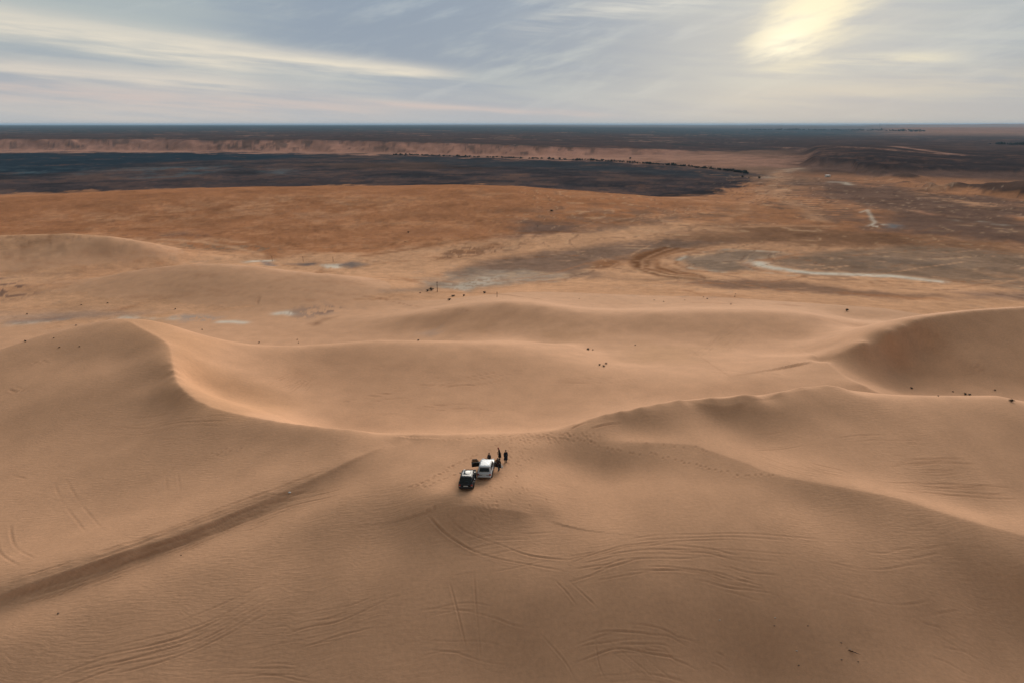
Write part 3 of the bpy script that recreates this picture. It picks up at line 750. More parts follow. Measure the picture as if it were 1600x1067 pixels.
# ---- wheel ruts and footprints pressed into the sand
MARK = np.zeros((nR, nA))
def press(world, width, depth, mark=.5, berm=.4, brk=.5, seed=0):
    P = [(p[0], p[1]) for p in world]
    rs = [math.hypot(*p) for p in P]; an = [math.degrees(math.atan2(*p)) for p in P]
    pad = 2.0 + .02 * max(rs)
    sl = window(min(an) - math.degrees(pad / min(rs)), max(an) + math.degrees(pad / min(rs)), math.log(max(min(rs) - pad, 1)), math.log(max(rs) + pad))
    X, Y = XG[sl], YG[sl]
    d = seg_dist(X, Y, P, False)
    w = np.maximum(width * .8, .0017 * RG[sl])
    k = np.clip(.6 + brk * 1.3 * vnoise(X / 3.1 + seed * 7.7, Y / 3.1 + seed), 0, 1)
    L = sum(math.hypot(P[i + 1][0] - P[i][0], P[i + 1][1] - P[i][1]) for i in range(len(P) - 1))
    if L > 1.5:
        e = min(.25 * L, 3.0)
        k = k * np.minimum(sstep(np.hypot(X - P[0][0], Y - P[0][1]), 0, e), sstep(np.hypot(X - P[-1][0], Y - P[-1][1]), 0, e))
        depth = depth * .5; mark = mark * .9; w = w * .85
    g = np.exp(-(d / w) ** 2) * k
    ZG[sl] += -depth * g + depth * berm * np.exp(-((d - 1.9 * w) / w) ** 2) * k
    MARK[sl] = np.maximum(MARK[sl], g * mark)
def curve_px(lst, n=24):
    """smooth curve through photo positions, laid on the sand"""
    P = np.array(lst, float)
    out = []
    m = len(P)
    for i in range(m - 1):
        p0 = P[max(i - 1, 0)]; p1 = P[i]; p2 = P[i + 1]; p3 = P[min(i + 2, m - 1)]
        k = max(3, n // (m - 1))
        for t in np.linspace(0, 1, k, endpoint=(i == m - 2)):
            out.append(.5 * ((2 * p1) + (-p0 + p2) * t + (2 * p0 - 5 * p1 + 4 * p2 - p3) * t * t + (-p0 + 3 * p1 - 3 * p2 + p3) * t ** 3))
    return [ghit(q[0], q[1]) for q in out]
def offset(world, d):
    out = []
    for i, p in enumerate(world):
        a = world[max(i - 1, 0)]; b = world[min(i + 1, len(world) - 1)]
        t = np.array([b[0] - a[0], b[1] - a[1]]); t /= (np.linalg.norm(t) + 1e-9)
        out.append(np.array([p[0] - t[1] * d, p[1] + t[0] * d, p[2]]))
    return out
rnd = random.Random(4)
def ruts(lst, depth=.10, mark=.45, width=.15, gauge=1.55, brk=.5):
    w = curve_px(lst)
    s = rnd.random() * 90
    press(offset(w, gauge / 2), width, depth, mark, .4, brk, s)
    press(offset(w, -gauge / 2), width, depth, mark, .4, brk, s + 3)
def bundle(lst, n, spread, depth=.07, mark=.4, width=.12, brk=.8):
    w = curve_px(lst)
    for k in range(n):
        o0 = rnd.uniform(-spread, spread); ph = rnd.random() * 6.28; am = spread * .07
        o = [a + (b - a) * ((o0 + am * math.sin(ph + i_ * .55)) / .01) for i_, (a, b) in enumerate(zip(w, offset(w, .01)))]
        i0 = rnd.randint(0, max(0, len(o) // 3)); i1 = len(o) - rnd.randint(0, max(0, len(o) // 3))
        if i1 - i0 >= 2:
            press(o[i0:i1], width, depth * rnd.uniform(.6, 1.3), mark * rnd.uniform(.5, 1.1), .5, brk, k * 5 + rnd.random() * 50)
bundle([(352,811),(420,792),(517,771),(560,757)], 5, 1.6, .12, .8, .14, .4)
bundle([(370,832),(410,817),(448,803)], 3, .6, .12, .6)
bundle([(0,926),(100,896),(230,850),(330,812),(440,772),(520,742)], 14, 1.6, .12, .75)
bundle([(0,950),(140,905),(280,855),(380,815),(470,782)], 14, 1.6, .12, .75)
bundle([(30,1067),(160,1022),(300,985),(420,925),(450,905)], 12, 2.4, .09, .4)
bundle([(380,1008),(470,985),(560,962),(665,925)], 6, 2.0, .09, .35)
bundle([(420,985),(520,968),(640,915)], 3, .8, .09, .35)
press(curve_px([(664,800),(690,828),(715,846),(740,860),(780,873),(840,884),(890,893)]), .14, .22, .6, .55, .3)
press(curve_px([(668,803),(694,832),(719,850),(744,863),(784,877),(844,888)]), .12, .09, .35, .55, .3)
press(curve_px([(693,800),(715,822),(740,836),(780,850),(830,868),(900,875)]), .14, .22, .6, .55, .3)
press(curve_px([(700,805),(722,828),(748,840),(790,857),(850,872)]), .12, .08, .35, .55, .4)
bundle([(870,893),(920,876),(985,860),(1045,860)], 9, 1.7, .065, .4, .11)
bundle([(880,890),(1000,872),(1100,874),(1160,892),(1240,910)], 14, 1.9, .07, .4, .11)
bundle([(1060,895),(1150,910),(1230,925)], 8, 2.0, .08, .35)
bundle([(960,862),(1060,848),(1180,850),(1330,858)], 7, 2.2, .05, .22)
bundle([(660,880),(760,865),(880,850)], 6, 2.5, .05, .2)
bundle([(1250,885),(1380,905),(1500,900),(1600,915)], 8, 3.5, .05, .22)
for q in [[(864,903),(885,925),(902,947)], [(880,898),(905,922),(935,950)], [(918,992),(980,1036),(1015,1067)], [(938,992),(1000,1040),(1028,1067)], [(985,1006),(1030,1045),(1052,1062)],
          [(890,1030),(935,1060)], [(840,985),(880,1030),(900,1064)], [(700,900),(716,960),(730,1020)], [(740,890),(745,960),(752,1040)], [(930,1000),(935,1035),(945,1060)]]:
    press(curve_px(q), .12, .08, .3, .6, .6, rnd.random() * 40)
bundle([(880,1030),(950,1005),(1030,1008),(1060,1022),(1105,1040)], 12, 1.8, .055, .38, .11)
bundle([(900,1048),(980,1030),(1090,1050)], 8, 1.8, .08, .3, .12)
bundle([(1100,1025),(1130,1035),(1150,1050)], 4, .8, .06, .25)
bundle([(1420,1000),(1500,1030),(1560,1060)], 8, 3.0, .05, .2)
bundle([(300,1060),(420,1050),(520,1063)], 6, 1.5, .06, .25)
bundle([(600,1000),(720,985),(830,1010)], 7, 2.8, .05, .2)
bundle([(520,632),(600,618),(664,612)], 6, 3.0, .12, .5, .15)
bundle([(640,592),(720,597),(800,585),(860,592)], 7, 2.5, .12, .5, .15)
bundle([(560,600),(600,580),(660,570)], 5, 3.0, .1, .4)
bundle([(640,642),(720,634),(800,640)], 4, 1.8, .1, .45)
bundle([(520,655),(600,648),(700,658)], 4, 1.5, .08, .4)
bundle([(430,612),(460,598),(490,583)], 9, 4.0, .12, .5)
bundle([(500,560),(496,590),(470,612)], 3, 2.0, .1, .35)
bundle([(884,673),(904,662),(935,654)], 3, .5, .16, 1.0, .2, .2)
bundle([(903,675),(938,665),(976,661)], 3, .5, .16, 1.0, .2, .2)
bundle([(1180,682),(1230,672)], 3, .5, .10, .5)
bundle([(1135,701),(1215,699),(1260,690)], 4, .8, .10, .5)
bundle([(1390,734),(1460,728),(1540,730)], 14, 1.7, .06, .8, .12)
bundle([(1380,760),(1460,764),(1540,768),(1600,770)], 14, 1.3, .06, .8, .12)
bundle([(1250,720),(1300,735),(1360,745)], 8, 2.2, .08, .4)
bundle([(1300,686),(1380,680),(1460,684)], 6, 2.0, .08, .35)
bundle([(1160,705),(1240,730),(1320,742)], 7, 2.2, .08, .35)
bundle([(1080,575),(1180,585),(1260,590)], 4, 2.0, .1, .35)
bundle([(800,590),(900,596),(1010,592)], 4, 2.5, .1, .4)
ruts([(92,748),(112,785),(150,832)], .06, .25)
ruts([(268,738),(272,775)], .05, .2)
ruts([(0,742),(20,749),(40,753)], .10, .35)
ruts([(4,818),(12,858),(48,880)], .10, .35)
bundle([(150,660),(220,665),(290,650)], 9, 3.0, .07, .35)
bundle([(170,690),(280,672),(370,668)], 9, 3.0, .06, .3)
bundle([(15,602),(35,608),(50,603)], 5, 1.2, .1, .5)
bundle([(45,575),(60,565),(75,570)], 4, 1.0, .1, .4)
bundle([(1530,590),(1510,560)], 6, 3.0, .15, .45, .2)
bundle([(1400,550),(1480,540),(1560,545)], 4, 4.0, .12, .35)
bundle([(395,478),(402,462)], 3, 1.5, .15, .9, .4, .2)
bundle([(1105,560),(1140,530),(1170,510)], 6, 4.0, .1, .35)
bundle([(980,655),(1030,650),(1050,660)], 4, 1.0, .08, .3)
# footprints
def prints(lst, n, jit=.25, size=.17, depth=.07, mark=.9):
    w = curve_px(lst, 40)
    for k in range(n):
        t = (k + rnd.random() * .6) / n * (len(w) - 1)
        i = min(int(t), len(w) - 2); p = w[i] + (w[i + 1] - w[i]) * (t - i)
        p = p + np.array([rnd.uniform(-jit, jit), rnd.uniform(-jit, jit), 0])
        press([p, p + np.array([.12, .18, 0])], size, depth, mark * rnd.uniform(.5, 1), .35, 0, k)
prints([(640,762),(668,750),(700,731),(726,718),(748,711)], 22)
prints([(650,757),(690,740),(715,722)], 10)
prints([(640,760),(660,761),(690,750),(712,741)], 12)
prints([(693,687),(725,686),(757,684),(800,682)], 14)
prints([(718,676),(745,682),(770,688)], 8)
prints([(880,677),(915,690),(960,703),(1000,712)], 16, .2)
prints([(1015,709),(1060,721),(1110,732),(1165,744),(1206,742)], 24, .25)
prints([(880,676),(1000,690),(1080,700),(1108,706)], 12, .4)
prints([(330,712),(350,705),(375,700)], 6, .5)
prints([(665,800),(672,796),(680,794)], 5, .2)
for k in range(260):
    u = rnd.random()
    if u < .62:
        px, py = rnd.gauss(850, 34), rnd.gauss(682, 5)
    elif u < .88:
        px, py = rnd.gauss(800, 22), rnd.gauss(712, 16)
    else:
        px, py = rnd.gauss(785, 30), rnd.gauss(770, 25)
    if 640 < px < 940 and 677 < py < 840:
        p = ghit(px, py)
        press([p, p + np.array([.1 * rnd.uniform(-1, 1), .2, 0])], .15, .055, rnd.uniform(.3, .75), .35, 0, k)
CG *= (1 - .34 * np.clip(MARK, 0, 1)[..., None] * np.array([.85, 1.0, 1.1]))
# mottled ground: stones, crusts and thin sand at every scale
DUNE = sstep(AZG, -4, -9) * sstep(RG, 430, 380) * sstep(ZG + .6 * N_A, -22.2, -20.2)
mt = sstep(RG, 200, 420) * (1 - .5 * sstep(RG, 6000, 15000)) * (1 - .85 * DUNE)
CG *= (1 + mt * (.20 * M_1 + .22 * M_2 + .18 * M_3))[..., None]
lay(mt * sstep(M_3 + .5 * M_1, .25, .65) * sstep(RG, 360, 500), [.20, .10, .062], .35)
lay(mt * sstep(M_2 - .5 * M_1, .30, .7) * sstep(RG, 800, 640), [.45, .29, .18], .22)
CG = np.clip(CG, .008, .8)
# broad tonal drift of the sand
CG *= (1 + .05 * N_B + .04 * N_A * (1 - sstep(RG, 100, 300)))[..., None]

# ---- normals of the whole sheet, so that pieces of it meet without a seam
def sheet_normals():
    Pg = np.stack([XG, YG, ZG], -1)
    du = np.empty_like(Pg); dv = np.empty_like(Pg)
    du[:, 1:-1] = Pg[:, 2:] - Pg[:, :-2]; du[:, 0] = Pg[:, 1] - Pg[:, -1]; du[:, -1] = Pg[:, 0] - Pg[:, -2]
    dv[1:-1] = Pg[2:] - Pg[:-2]; dv[0] = Pg[1] - Pg[0]; dv[-1] = Pg[-1] - Pg[-2]
    n = np.cross(du, dv)
    n /= np.linalg.norm(n, axis=-1, keepdims=True) + 1e-12
    n[n[..., 2] < 0] *= -1
    return n
NG = sheet_normals()

def ground_material(name, near):
    m = bpy.data.materials.new(name); m.use_nodes = True
    t = m.node_tree; t.nodes.clear()
    b = NB(t)
    at_ = b.node('ShaderNodeAttribute', attribute_name='soil')
    geo = b.node('ShaderNodeNewGeometry')
    pos = geo.outputs['Position']
    px_, py_, pz_ = b.sep(pos)
    flat = b.comb(px_, py_, 0.0)
    fine = b.noise(flat, 2.2 if near else .22, 4, .62)
    mid = b.noise(flat, .21 if near else .035, 3, .6)
    spk = b.noise(flat, 9.0 if near else .9, 2, .7)
    broad = E(b, b.node('ShaderNodeAttribute', attribute_name='patch').outputs['Fac'])
    k = (fine - .5) * (.34 if near else .6) + (mid - .5) * (.34 if near else .55) + (spk - .5) * (.22 if near else .35) + 1.0
    vm = b.node('ShaderNodeVectorMath', operation='SCALE')
    t.links.new(at_.outputs['Color'], vm.inputs[0]); b.put(vm.inputs['Scale'], k)
    bs = b.node('ShaderNodeBsdfPrincipled')
    t.links.new(vm.outputs[0], bs.inputs['Base Color'])
    bs.inputs['Roughness'].default_value = .95
    bs.inputs['Specular IOR Level'].default_value = .05 if near else 0.0
    if near:
        # wind ripples: stretched ridges whose run bends slowly
        wx = b.comb(px_ * .55 + broad * 3.0, py_ * 2.3 + broad * 4.0, 0.0)
        rip = b.noise(wx, 1.5, 2, .5)
        h = rip * (broad * .8 + .2) * .095 + fine * .04
        bp = b.node('ShaderNodeBump'); bp.inputs['Strength'].default_value = .55; bp.inputs['Distance'].default_value = 1.0
        b.put(bp.inputs['Height'], h)
    else:
        bp = b.node('ShaderNodeBump'); bp.inputs['Strength'].default_value = .3; bp.inputs['Distance'].default_value = 1.0
        b.put(bp.inputs['Height'], fine * .8 + spk * .2)
    t.links.new(bp.outputs[0], bs.inputs['Normal'])
    o = b.node('ShaderNodeOutputMaterial')
    t.links.new(bs.outputs[0], o.inputs[0])
    return m
M_SAND = ground_material('dune_sand', True)
M_LAND = ground_material('desert_floor', False)

# ---- cut the sheet into the kinds of land it is made of
cen = lambda G: .25 * (G[:-1, :] + G[1:, :] + np.roll(G, -1, 1)[:-1, :] + np.roll(G, -1, 1)[1:, :])
rC = cen(RG); zone = np.zeros((nR - 1, nA), int)          # 0 dunes
zone[(rC > 262) & (DUNE[:-1, :] < .3)] = 1
LK = polar(LAKE, -32)
aC = np.radians(AZG[:-1, :]); lC = np.log(rC)
ins = np.zeros(zone.shape, bool)
for i in range(len(LK)):
    (x0, y0), (x1, y1) = LK[i], LK[(i + 1) % len(LK)]
    if y0 != y1:
        ins ^= ((y0 > lC) != (y1 > lC)) & (aC < (x1 - x0) * (lC - y0) / (y1 - y0) + x0)
zone[ins] = 2
s1c = S1[:-1, :]; azc = AZG[:-1, :]
zone[(s1c > -10) & (s1c <= 140) & (azc < 17) & (rC > 900)] = 3
zone[(s1c > 140) & (rC > 900)] = 4
zone[(side2[:-1, :] > .5) & (S2[:-1, :] > -5) & (S2[:-1, :] < 700) & (rC > 900) & (rC < 2200)] = 5
idx = np.arange(nR * nA).reshape(nR, nA)
q0 = idx[:-1, :]; q1 = np.roll(idx, -1, 1)[:-1, :]; q2 = np.roll(idx, -1, 1)[1:, :]; q3 = idx[1:, :]
QUADS = np.stack([q0, q1, q2, q3], -1)
VERT = np.stack([XG, YG, ZG], -1).reshape(-1, 3); NRM = NG.reshape(-1, 3); COLR = CG.reshape(-1, 3)
PATCH = sstep(.6 * N_A + .8 * N_B, -.25, .5).ravel()
def land(name, code, mat, label):
    f = QUADS[zone == code]
    used, inv = np.unique(f, return_inverse=True)
    f = inv.reshape(f.shape)
    me = bpy.data.meshes.new(name)
    me.vertices.add(len(used)); me.vertices.foreach_set('co', VERT[used].astype(np.float32).ravel())
    me.loops.add(f.size); me.loops.foreach_set('vertex_index', f.astype(np.int32).ravel())
    me.polygons.add(len(f)); me.polygons.foreach_set('loop_start', np.arange(0, f.size, 4, dtype=np.int32))
    me.polygons.foreach_set('use_smooth', np.ones(len(f), bool))
    me.update(calc_edges=True)
    ca = me.attributes.new('soil', 'FLOAT_COLOR', 'POINT')
    rgba = np.ones((len(used), 4), np.float32); rgba[:, :3] = COLR[used]
    ca.data.foreach_set('color', rgba.ravel())
    pa = me.attributes.new('patch', 'FLOAT', 'POINT'); pa.data.foreach_set('value', PATCH[used].astype(np.float32))
    me.normals_split_custom_set_from_vertices(NRM[used].astype(np.float32))
    me.materials.append(mat)
    o = bpy.data.objects.new(name, me); COL.objects.link(o)
    o['kind'] = 'structure'; o['label'] = label
    return o
land('sand_dunes', 0, M_SAND, 'rolling tan sand dunes with wind ripples and wheel tracks')
land('desert_plain', 1, M_LAND, 'orange and tan desert plain with tracks and salt patches')
land('dry_lakebed', 2, M_LAND, 'dark blue and brown dry lakebed behind the orange sand')
land('escarpment', 3, M_LAND, 'long pinkish eroded cliff beyond the dark lakebed')
land('plateau', 4, M_LAND, 'dark hazy plateau stretching to the horizon')
land('table_hill', 5, M_LAND, 'dark flat topped hills rising on the right of the plain')
# ------------------------------------------------------------------ helpers for things
def mat(name, col, rough=.5, metal=0.0, spec=.5, vary=.12, scale=6.0, coat=0.0):
    m = bpy.data.materials.new(name); m.use_nodes = True
    t = m.node_tree
    b = NB(t)
    bs = [n for n in t.nodes if n.type == 'BSDF_PRINCIPLED'][0]
    tcn = b.node('ShaderNodeTexCoord')
    n = b.noise(tcn.outputs['Object'], scale, 4, .6)
    lo = tuple(c * (1 - vary) for c in col); hi = tuple(min(c * (1 + vary), 1) for c in col)
    t.links.new(b.mix(n, lo, hi).s, bs.inputs['Base Color'])
    bs.inputs['Roughness'].default_value = rough; bs.inputs['Metallic'].default_value = metal
    bs.inputs['Specular IOR Level'].default_value = spec
    bs.inputs['Coat Weight'].default_value = coat
    return m
M_WHITE = mat('white_paint', (.52, .54, .57), .38, 0, .5, .04, 3, .15)
M_BLACK = mat('black_paint', (.008, .009, .012), .25, 0, .35, .2, 3, .15)
M_GLASS = mat('tinted_glass', (.012, .018, .022), .12, 0, .4, .2, 2, .0)
M_TYRE = mat('tyre_rubber', (.018, .018, .018), .85, 0, .3, .2, 20)
M_RIM = mat('alloy_rim', (.45, .45, .46), .35, .8, .5, .1, 8)
M_TRIM = mat('black_trim', (.022, .022, .024), .6, 0, .4, .2, 9)
M_INT = mat('dark_lining_and_doorway', (.03, .028, .027), .8, 0, .3, .25, 12)
M_RED = mat('red_lamp', (.32, .02, .018), .2, 0, .5, .1, 8)
M_CLEAR = mat('clear_lamp', (.6, .6, .6), .15, 0, .5, .05, 8)
M_PLATE = mat('number_plate', (.75, .76, .74), .45, 0, .5, .05, 8)
M_CHROME = mat('bright_metal', (.6, .61, .62), .25, .9, .5, .05, 8)
M_SKIN = mat('skin', (.30, .17, .11), .6, 0, .3, .08, 20)
M_HAIR = mat('dark_hair', (.012, .010, .009), .6, 0, .3, .3, 30)

def empty(name, loc, label, cat, rotz=0.0, group=None):
    o = bpy.data.objects.new(name, None); COL.objects.link(o)
    o.location = loc; o.rotation_euler = (0, 0, rotz)
    o['label'] = label; o['category'] = cat
    if group: o['group'] = group
    return o
def mesh_obj(name, bm, materials, parent=None, smooth=True):
    me = bpy.data.meshes.new(name)
    bmesh.ops.recalc_face_normals(bm, faces=bm.faces[:])
    for f in bm.faces: f.smooth = smooth
    bm.to_mesh(me); bm.free()
    for m in (materials if isinstance(materials, (list, tuple)) else [materials]):
        me.materials.append(m)
    o = bpy.data.objects.new(name, me); COL.objects.link(o)
    if parent: o.parent = parent
    return o
def tag(o, label, cat, group=None):
    o['label'] = label; o['category'] = cat
    if group: o['group'] = group
    return o
def box(bm, c, s, bev=0.0, rot=None):
    r = bmesh.ops.create_cube(bm, size=1.0)
    vs_ = r['verts']
    for v in vs_:
        v.co = Vector((v.co.x * s[0], v.co.y * s[1], v.co.z * s[2]))
    if bev > 0:
        es = list({e for v in vs_ for e in v.link_edges})
        rb_ = bmesh.ops.bevel(bm, geom=es, offset=bev, segments=2, affect='EDGES', profile=.6)
        vs_ = list({v for f in rb_['faces'] for v in f.verts} | {v for v in vs_ if v.is_valid})
    M = Matrix.Translation(Vector(c))
    if rot is not None: M = M @ rot
    bmesh.ops.transform(bm, matrix=M, verts=vs_)
    return vs_
def tube(bm, P, R, n=8, cap=True):
    """tapered tube through points"""
    rings = []
    P = [Vector(p) for p in P]
    for i, p in enumerate(P):
        d = (P[min(i + 1, len(P) - 1)] - P[max(i - 1, 0)]).normalized()
        u = d.cross(Vector((0, 0, 1)))
        if u.length < .1: u = d.cross(Vector((1, 0, 0)))
        u.normalize(); w = d.cross(u)
        rings.append([bm.verts.new(p + (u * math.cos(2 * math.pi * k / n) + w * math.sin(2 * math.pi * k / n)) * R[i]) for k in range(n)])
    for a, b in zip(rings[:-1], rings[1:]):
        for k in range(n):
            bm.faces.new((a[k], a[(k + 1) % n], b[(k + 1) % n], b[k]))
    if cap:
        bm.faces.new(rings[0][::-1]); bm.faces.new(rings[-1])
    return rings
def lathe_x(bm, prof, n=28):
    """profile (x, radius) turned about the x axis"""
    rings = [[bm.verts.new((x, r * math.cos(2 * math.pi * k / n), r * math.sin(2 * math.pi * k / n))) for k in range(n)] for x, r in prof]
    for a, b in zip(rings[:-1], rings[1:]):
        for k in range(n):
            bm.faces.new((a[k], a[(k + 1) % n], b[(k + 1) % n], b[k]))
    return rings
def loft(bm, rings, close=True):
    vr = [[bm.verts.new(p) for p in r] for r in rings]
    n = len(vr[0])
    for a, b in zip(vr[:-1], vr[1:]):
        for k in range(n):
            bm.faces.new((a[k], a[(k + 1) % n], b[(k + 1) % n], b[k]))
    if close:
        bm.faces.new(vr[0][::-1]); bm.faces.new(vr[-1])
    return vr

# ------------------------------------------------------------------ off-road wagons (nose towards +y)
def make_wagon(name, label, paint, H=1.86, W=1.94, L=4.85, open_doors=(), roof_rails=True, panorama=False, group='vehicles parked on the dune shoulder'):
    root = empty(name, (0, 0, 0), label, 'car', 0, group)
    hw = W / 2; yr, yf = -L / 2, L / 2
    zb, zbelt = .42, 1.10 * H / 1.86
    # lower body, lofted from the tail to the nose
    st = [(yr, .80, .50, zbelt - .16), (yr + .06, .90, .44, zbelt - .06), (yr + .25, .97, zb, zbelt), (yr + 1.2, 1.0, zb - .04, zbelt), (0, 1.0, zb - .04, zbelt), (yf - 1.55, 1.0, zb - .04, zbelt - .01),
          (yf - 1.15, .99, zb, zbelt - .03), (yf - .45, .96, zb, zbelt - .10), (yf - .12, .88, .46, zbelt - .18), (yf, .78, .52, zbelt - .28)]
    rings = []
    for y, k, z0, z1 in st:
        w = hw * k
        half = [(w * .86, z0), (w * .97, z0 + .08), (w, z0 + .26), (w * .995, z1 - .16), (w * .965, z1 - .05), (w * .90, z1)]
        rings.append([Vector((-x, y, z)) for x, z in half] + [Vector((x, y, z)) for x, z in reversed(half)])
    bm = bmesh.new(); loft(bm, rings)
    body = mesh_obj('body', bm, paint, root)
    # cabin
    yb0, yb1 = yr + .14, yf - 1.25          # belt line
    yt0, yt1 = yr + .42, yf - 2.05          # roof line
    wb, wt_ = hw * .95, hw * .80
    zt = H - .07
    def cab(y, w, z, k=.12):
        return None
    base_ring = [(-wb, yb0 + .10), (-wb * .9, yb0), (wb * .9, yb0), (wb, yb0 + .10), (wb, yb1 - .12), (wb * .88, yb1), (-wb * .88, yb1), (-wb, yb1 - .12)]
    top_ring = [(-wt_, yt0 + .12), (-wt_ * .88, yt0), (wt_ * .88, yt0), (wt_, yt0 + .12), (wt_, yt1 - .12), (wt_ * .86, yt1), (-wt_ * .86, yt1), (-wt_, yt1 - .12)]
    bm = bmesh.new()
    z0c = zbelt - .03
    loft(bm, [[Vector((x, y, z0c)) for x, y in base_ring], [Vector((x, y, zt)) for x, y in top_ring]])
    cabin = mesh_obj('cabin', bm, paint, root, False)
    # roof, slightly domed
    bm = bmesh.new()
    loft(bm, [[Vector((x * 1.004, (y - .2) * 1.004 + .2, zt + .003)) for x, y in top_ring], [Vector((x * .97, (y - .2) * .975 + .2, zt + .045)) for x, y in top_ring], [Vector((x * .72, (y - .2) * .8 + .2, zt + .068)) for x, y in top_ring]])
    roof = mesh_obj('roof', bm, paint, root)
    if panorama:
        bm = bmesh.new(); box(bm, (0, (yt0 + yt1) / 2 + .25, zt + .074), (wt_ * 1.15, (yt1 - yt0) * .55, .012), .004)
        mesh_obj('roof_window', bm, M_GLASS, roof)
    if roof_rails:
        for sx in (-1, 1):
            bm = bmesh.new()
            x = sx * wt_ * .90
            tube(bm, [(x, yt0 + .22, zt + .05), (x, yt0 + .30, zt + .10), (x, yt1 - .35, zt + .10), (x, yt1 - .27, zt + .05)], [.018] * 4, 6)
            mesh_obj('roof_rail', bm, M_TRIM, roof)
    # glass and dark doorway sheets: quads lying just proud of the cabin faces
    def pane(nm, corner_fn, us, vs2, m=M_GLASS, off=.006, parent=cabin):
        bm = bmesh.new()
        g = []
        for u, v in ((us[0], vs2[0]), (us[1], vs2[0]), (us[1], vs2[1]), (us[0], vs2[1])):
            g.append(corner_fn(u, v))
        nrm = (g[1] - g[0]).cross(g[3] - g[0]).normalized()
        ctr = sum(g, Vector()) / 4
        if nrm.dot(ctr - Vector((0, 0, 1.2))) < 0: nrm = -nrm
        a = [bm.verts.new(p + nrm * off) for p in g]; b = [bm.verts.new(p - nrm * .004) for p in g]
        bm.faces.new(a); bm.faces.new(b[::-1])
        for k in range(4): bm.faces.new((a[k], b[k], b[(k + 1) % 4], a[(k + 1) % 4]))
        return mesh_obj(nm, bm, m, parent, False)
    def face(b0, b1, t0, t1):
        B0, B1 = Vector((*b0, z0c)), Vector((*b1, z0c)); T0, T1 = Vector((*t0, zt)), Vector((*t1, zt))
        return lambda u, v: (B0 + (B1 - B0) * u) * (1 - v) + (T0 + (T1 - T0) * u) * v
    rear = face(base_ring[1], base_ring[2], top_ring[1], top_ring[2])
    pane('rear_window', rear, (.07, .93), (.20, .86))
    front = face(base_ring[6], base_ring[5], top_ring[6], top_ring[5])
    pane('windscreen', front, (.04, .96), (.10, .92))
    for sx, fb in ((1, (3, 4)), (-1, (0, 7))):
        side = face(base_ring[fb[0]], base_ring[fb[1]], top_ring[fb[0]], top_ring[fb[1]])
        pane('side_window', side, (.03, .25), (.16, .86))
        pane('side_window', side, (.29, .56), (.16, .86))
        if sx not in open_doors:
            pane('side_window', side, (.60, .93), (.16, .86))
        else:
            pane('dark_doorway_sheet', side, (.585, .965), (.0, .93), M_INT, .008)  # dark sheet on the closed cabin, standing in for the unlit inside
    # wheels
    for sx in (-1, 1):
        for y in (yr + .95, yf - .92):
            w = bpy.data.objects.new('wheel', None); COL.objects.link(w); w.parent = root; w.location = (sx * (hw - .13), y, .37)
            bm = bmesh.new(); lathe_x(bm, [(-.10, .22), (-.12, .26), (-.125, .33), (-.10, .365), (0, .375), (.10, .365), (.125, .33), (.12, .26), (.10, .22)])
            mesh_obj('tyre', bm, M_TYRE, w)
            bm = bmesh.new(); lathe_x(bm, [(sx * .085, .225), (sx * .10, .215), (sx * .07, .18), (sx * .06, .06), (sx * .085, .05), (sx * .09, .001)])
            for k in range(6):
                a = k * math.pi / 3
                box(bm, (sx * .075, .125 * math.cos(a), .125 * math.sin(a)), (.03, .05, .17), 0, Matrix.Rotation(a - math.pi / 2, 4, 'X'))
            mesh_obj('rim', bm, M_RIM, w)
            bm = bmesh.new()
            arc = [(sx * (hw + .004), y + .46 * math.cos(a), .40 + .45 * math.sin(a)) for a in np.linspace(-.15, math.pi + .15, 15)]
            tube(bm, arc, [.05] * 15, 6)
            mesh_obj('wheel_arch', bm, M_TRIM, body)
    # tail
    bm = bmesh.new(); box(bm, (0, yr - .03, .56), (W * .93, .20, .22), .05); bp_ = mesh_obj('rear_bumper', bm, M_TRIM if paint is M_BLACK else paint, root)
    bm = bmesh.new(); box(bm, (0, yr - .135, .47), (W * .80, .02, .07), .008); mesh_obj('bumper_strip', bm, M_TRIM, bp_)
    bm = bmesh.new(); box(bm, (0, yf + .0, .58), (W * .88, .22, .26), .06); mesh_obj('front_bumper', bm, M_TRIM if paint is M_BLACK else paint, root)
    bm = bmesh.new(); box(bm, (0, yf - .03, .80), (W * .5, .06, .14), .02); mesh_obj('grille', bm, M_TRIM, root)
    for sx in (-1, 1):
        bm = bmesh.new(); box(bm, (sx * hw * .80, yr + .01, zbelt - .22), (.20, .09, .26), .025); lt = mesh_obj('tail_light', bm, M_RED, root)
        bm = bmesh.new(); box(bm, (sx * hw * .80, yr - .037, zbelt - .30), (.15, .012, .06), .004); mesh_obj('reversing_lamp', bm, M_CLEAR, lt)
        bm = bmesh.new(); box(bm, (sx * hw * .72, yf - .06, .80), (.30, .10, .15), .03); mesh_obj('headlight', bm, M_CLEAR, root)
        bm = bmesh.new(); box(bm, (sx * (hw + .10), yf - 1.52, zbelt + .05), (.20, .12, .15), .035); mr = mesh_obj('mirror', bm, M_TRIM if paint is M_BLACK else paint, root)
        bm = bmesh.new(); box(bm, (sx * (hw + .10), yf - 1.585, zbelt + .05), (.15, .008, .10), .003); mesh_obj('mirror_glass', bm, M_CHROME, mr)
        bm = bmesh.new(); box(bm, (sx * (hw + .012), yr + 1.75, zbelt - .16), (.03, .16, .04), .01); mesh_obj('door_handle', bm, M_CHROME if paint is M_BLACK else paint, body)
        bm = bmesh.new(); box(bm, (sx * (hw * .98), .1, .42), (.10, 1.9, .06), .02); mesh_obj('side_step', bm, M_TRIM, root)
    bm = bmesh.new(); box(bm, (0, yr - .008, zbelt - .32), (.54, .03, .14), .006); mesh_obj('number_plate', bm, M_PLATE, root)
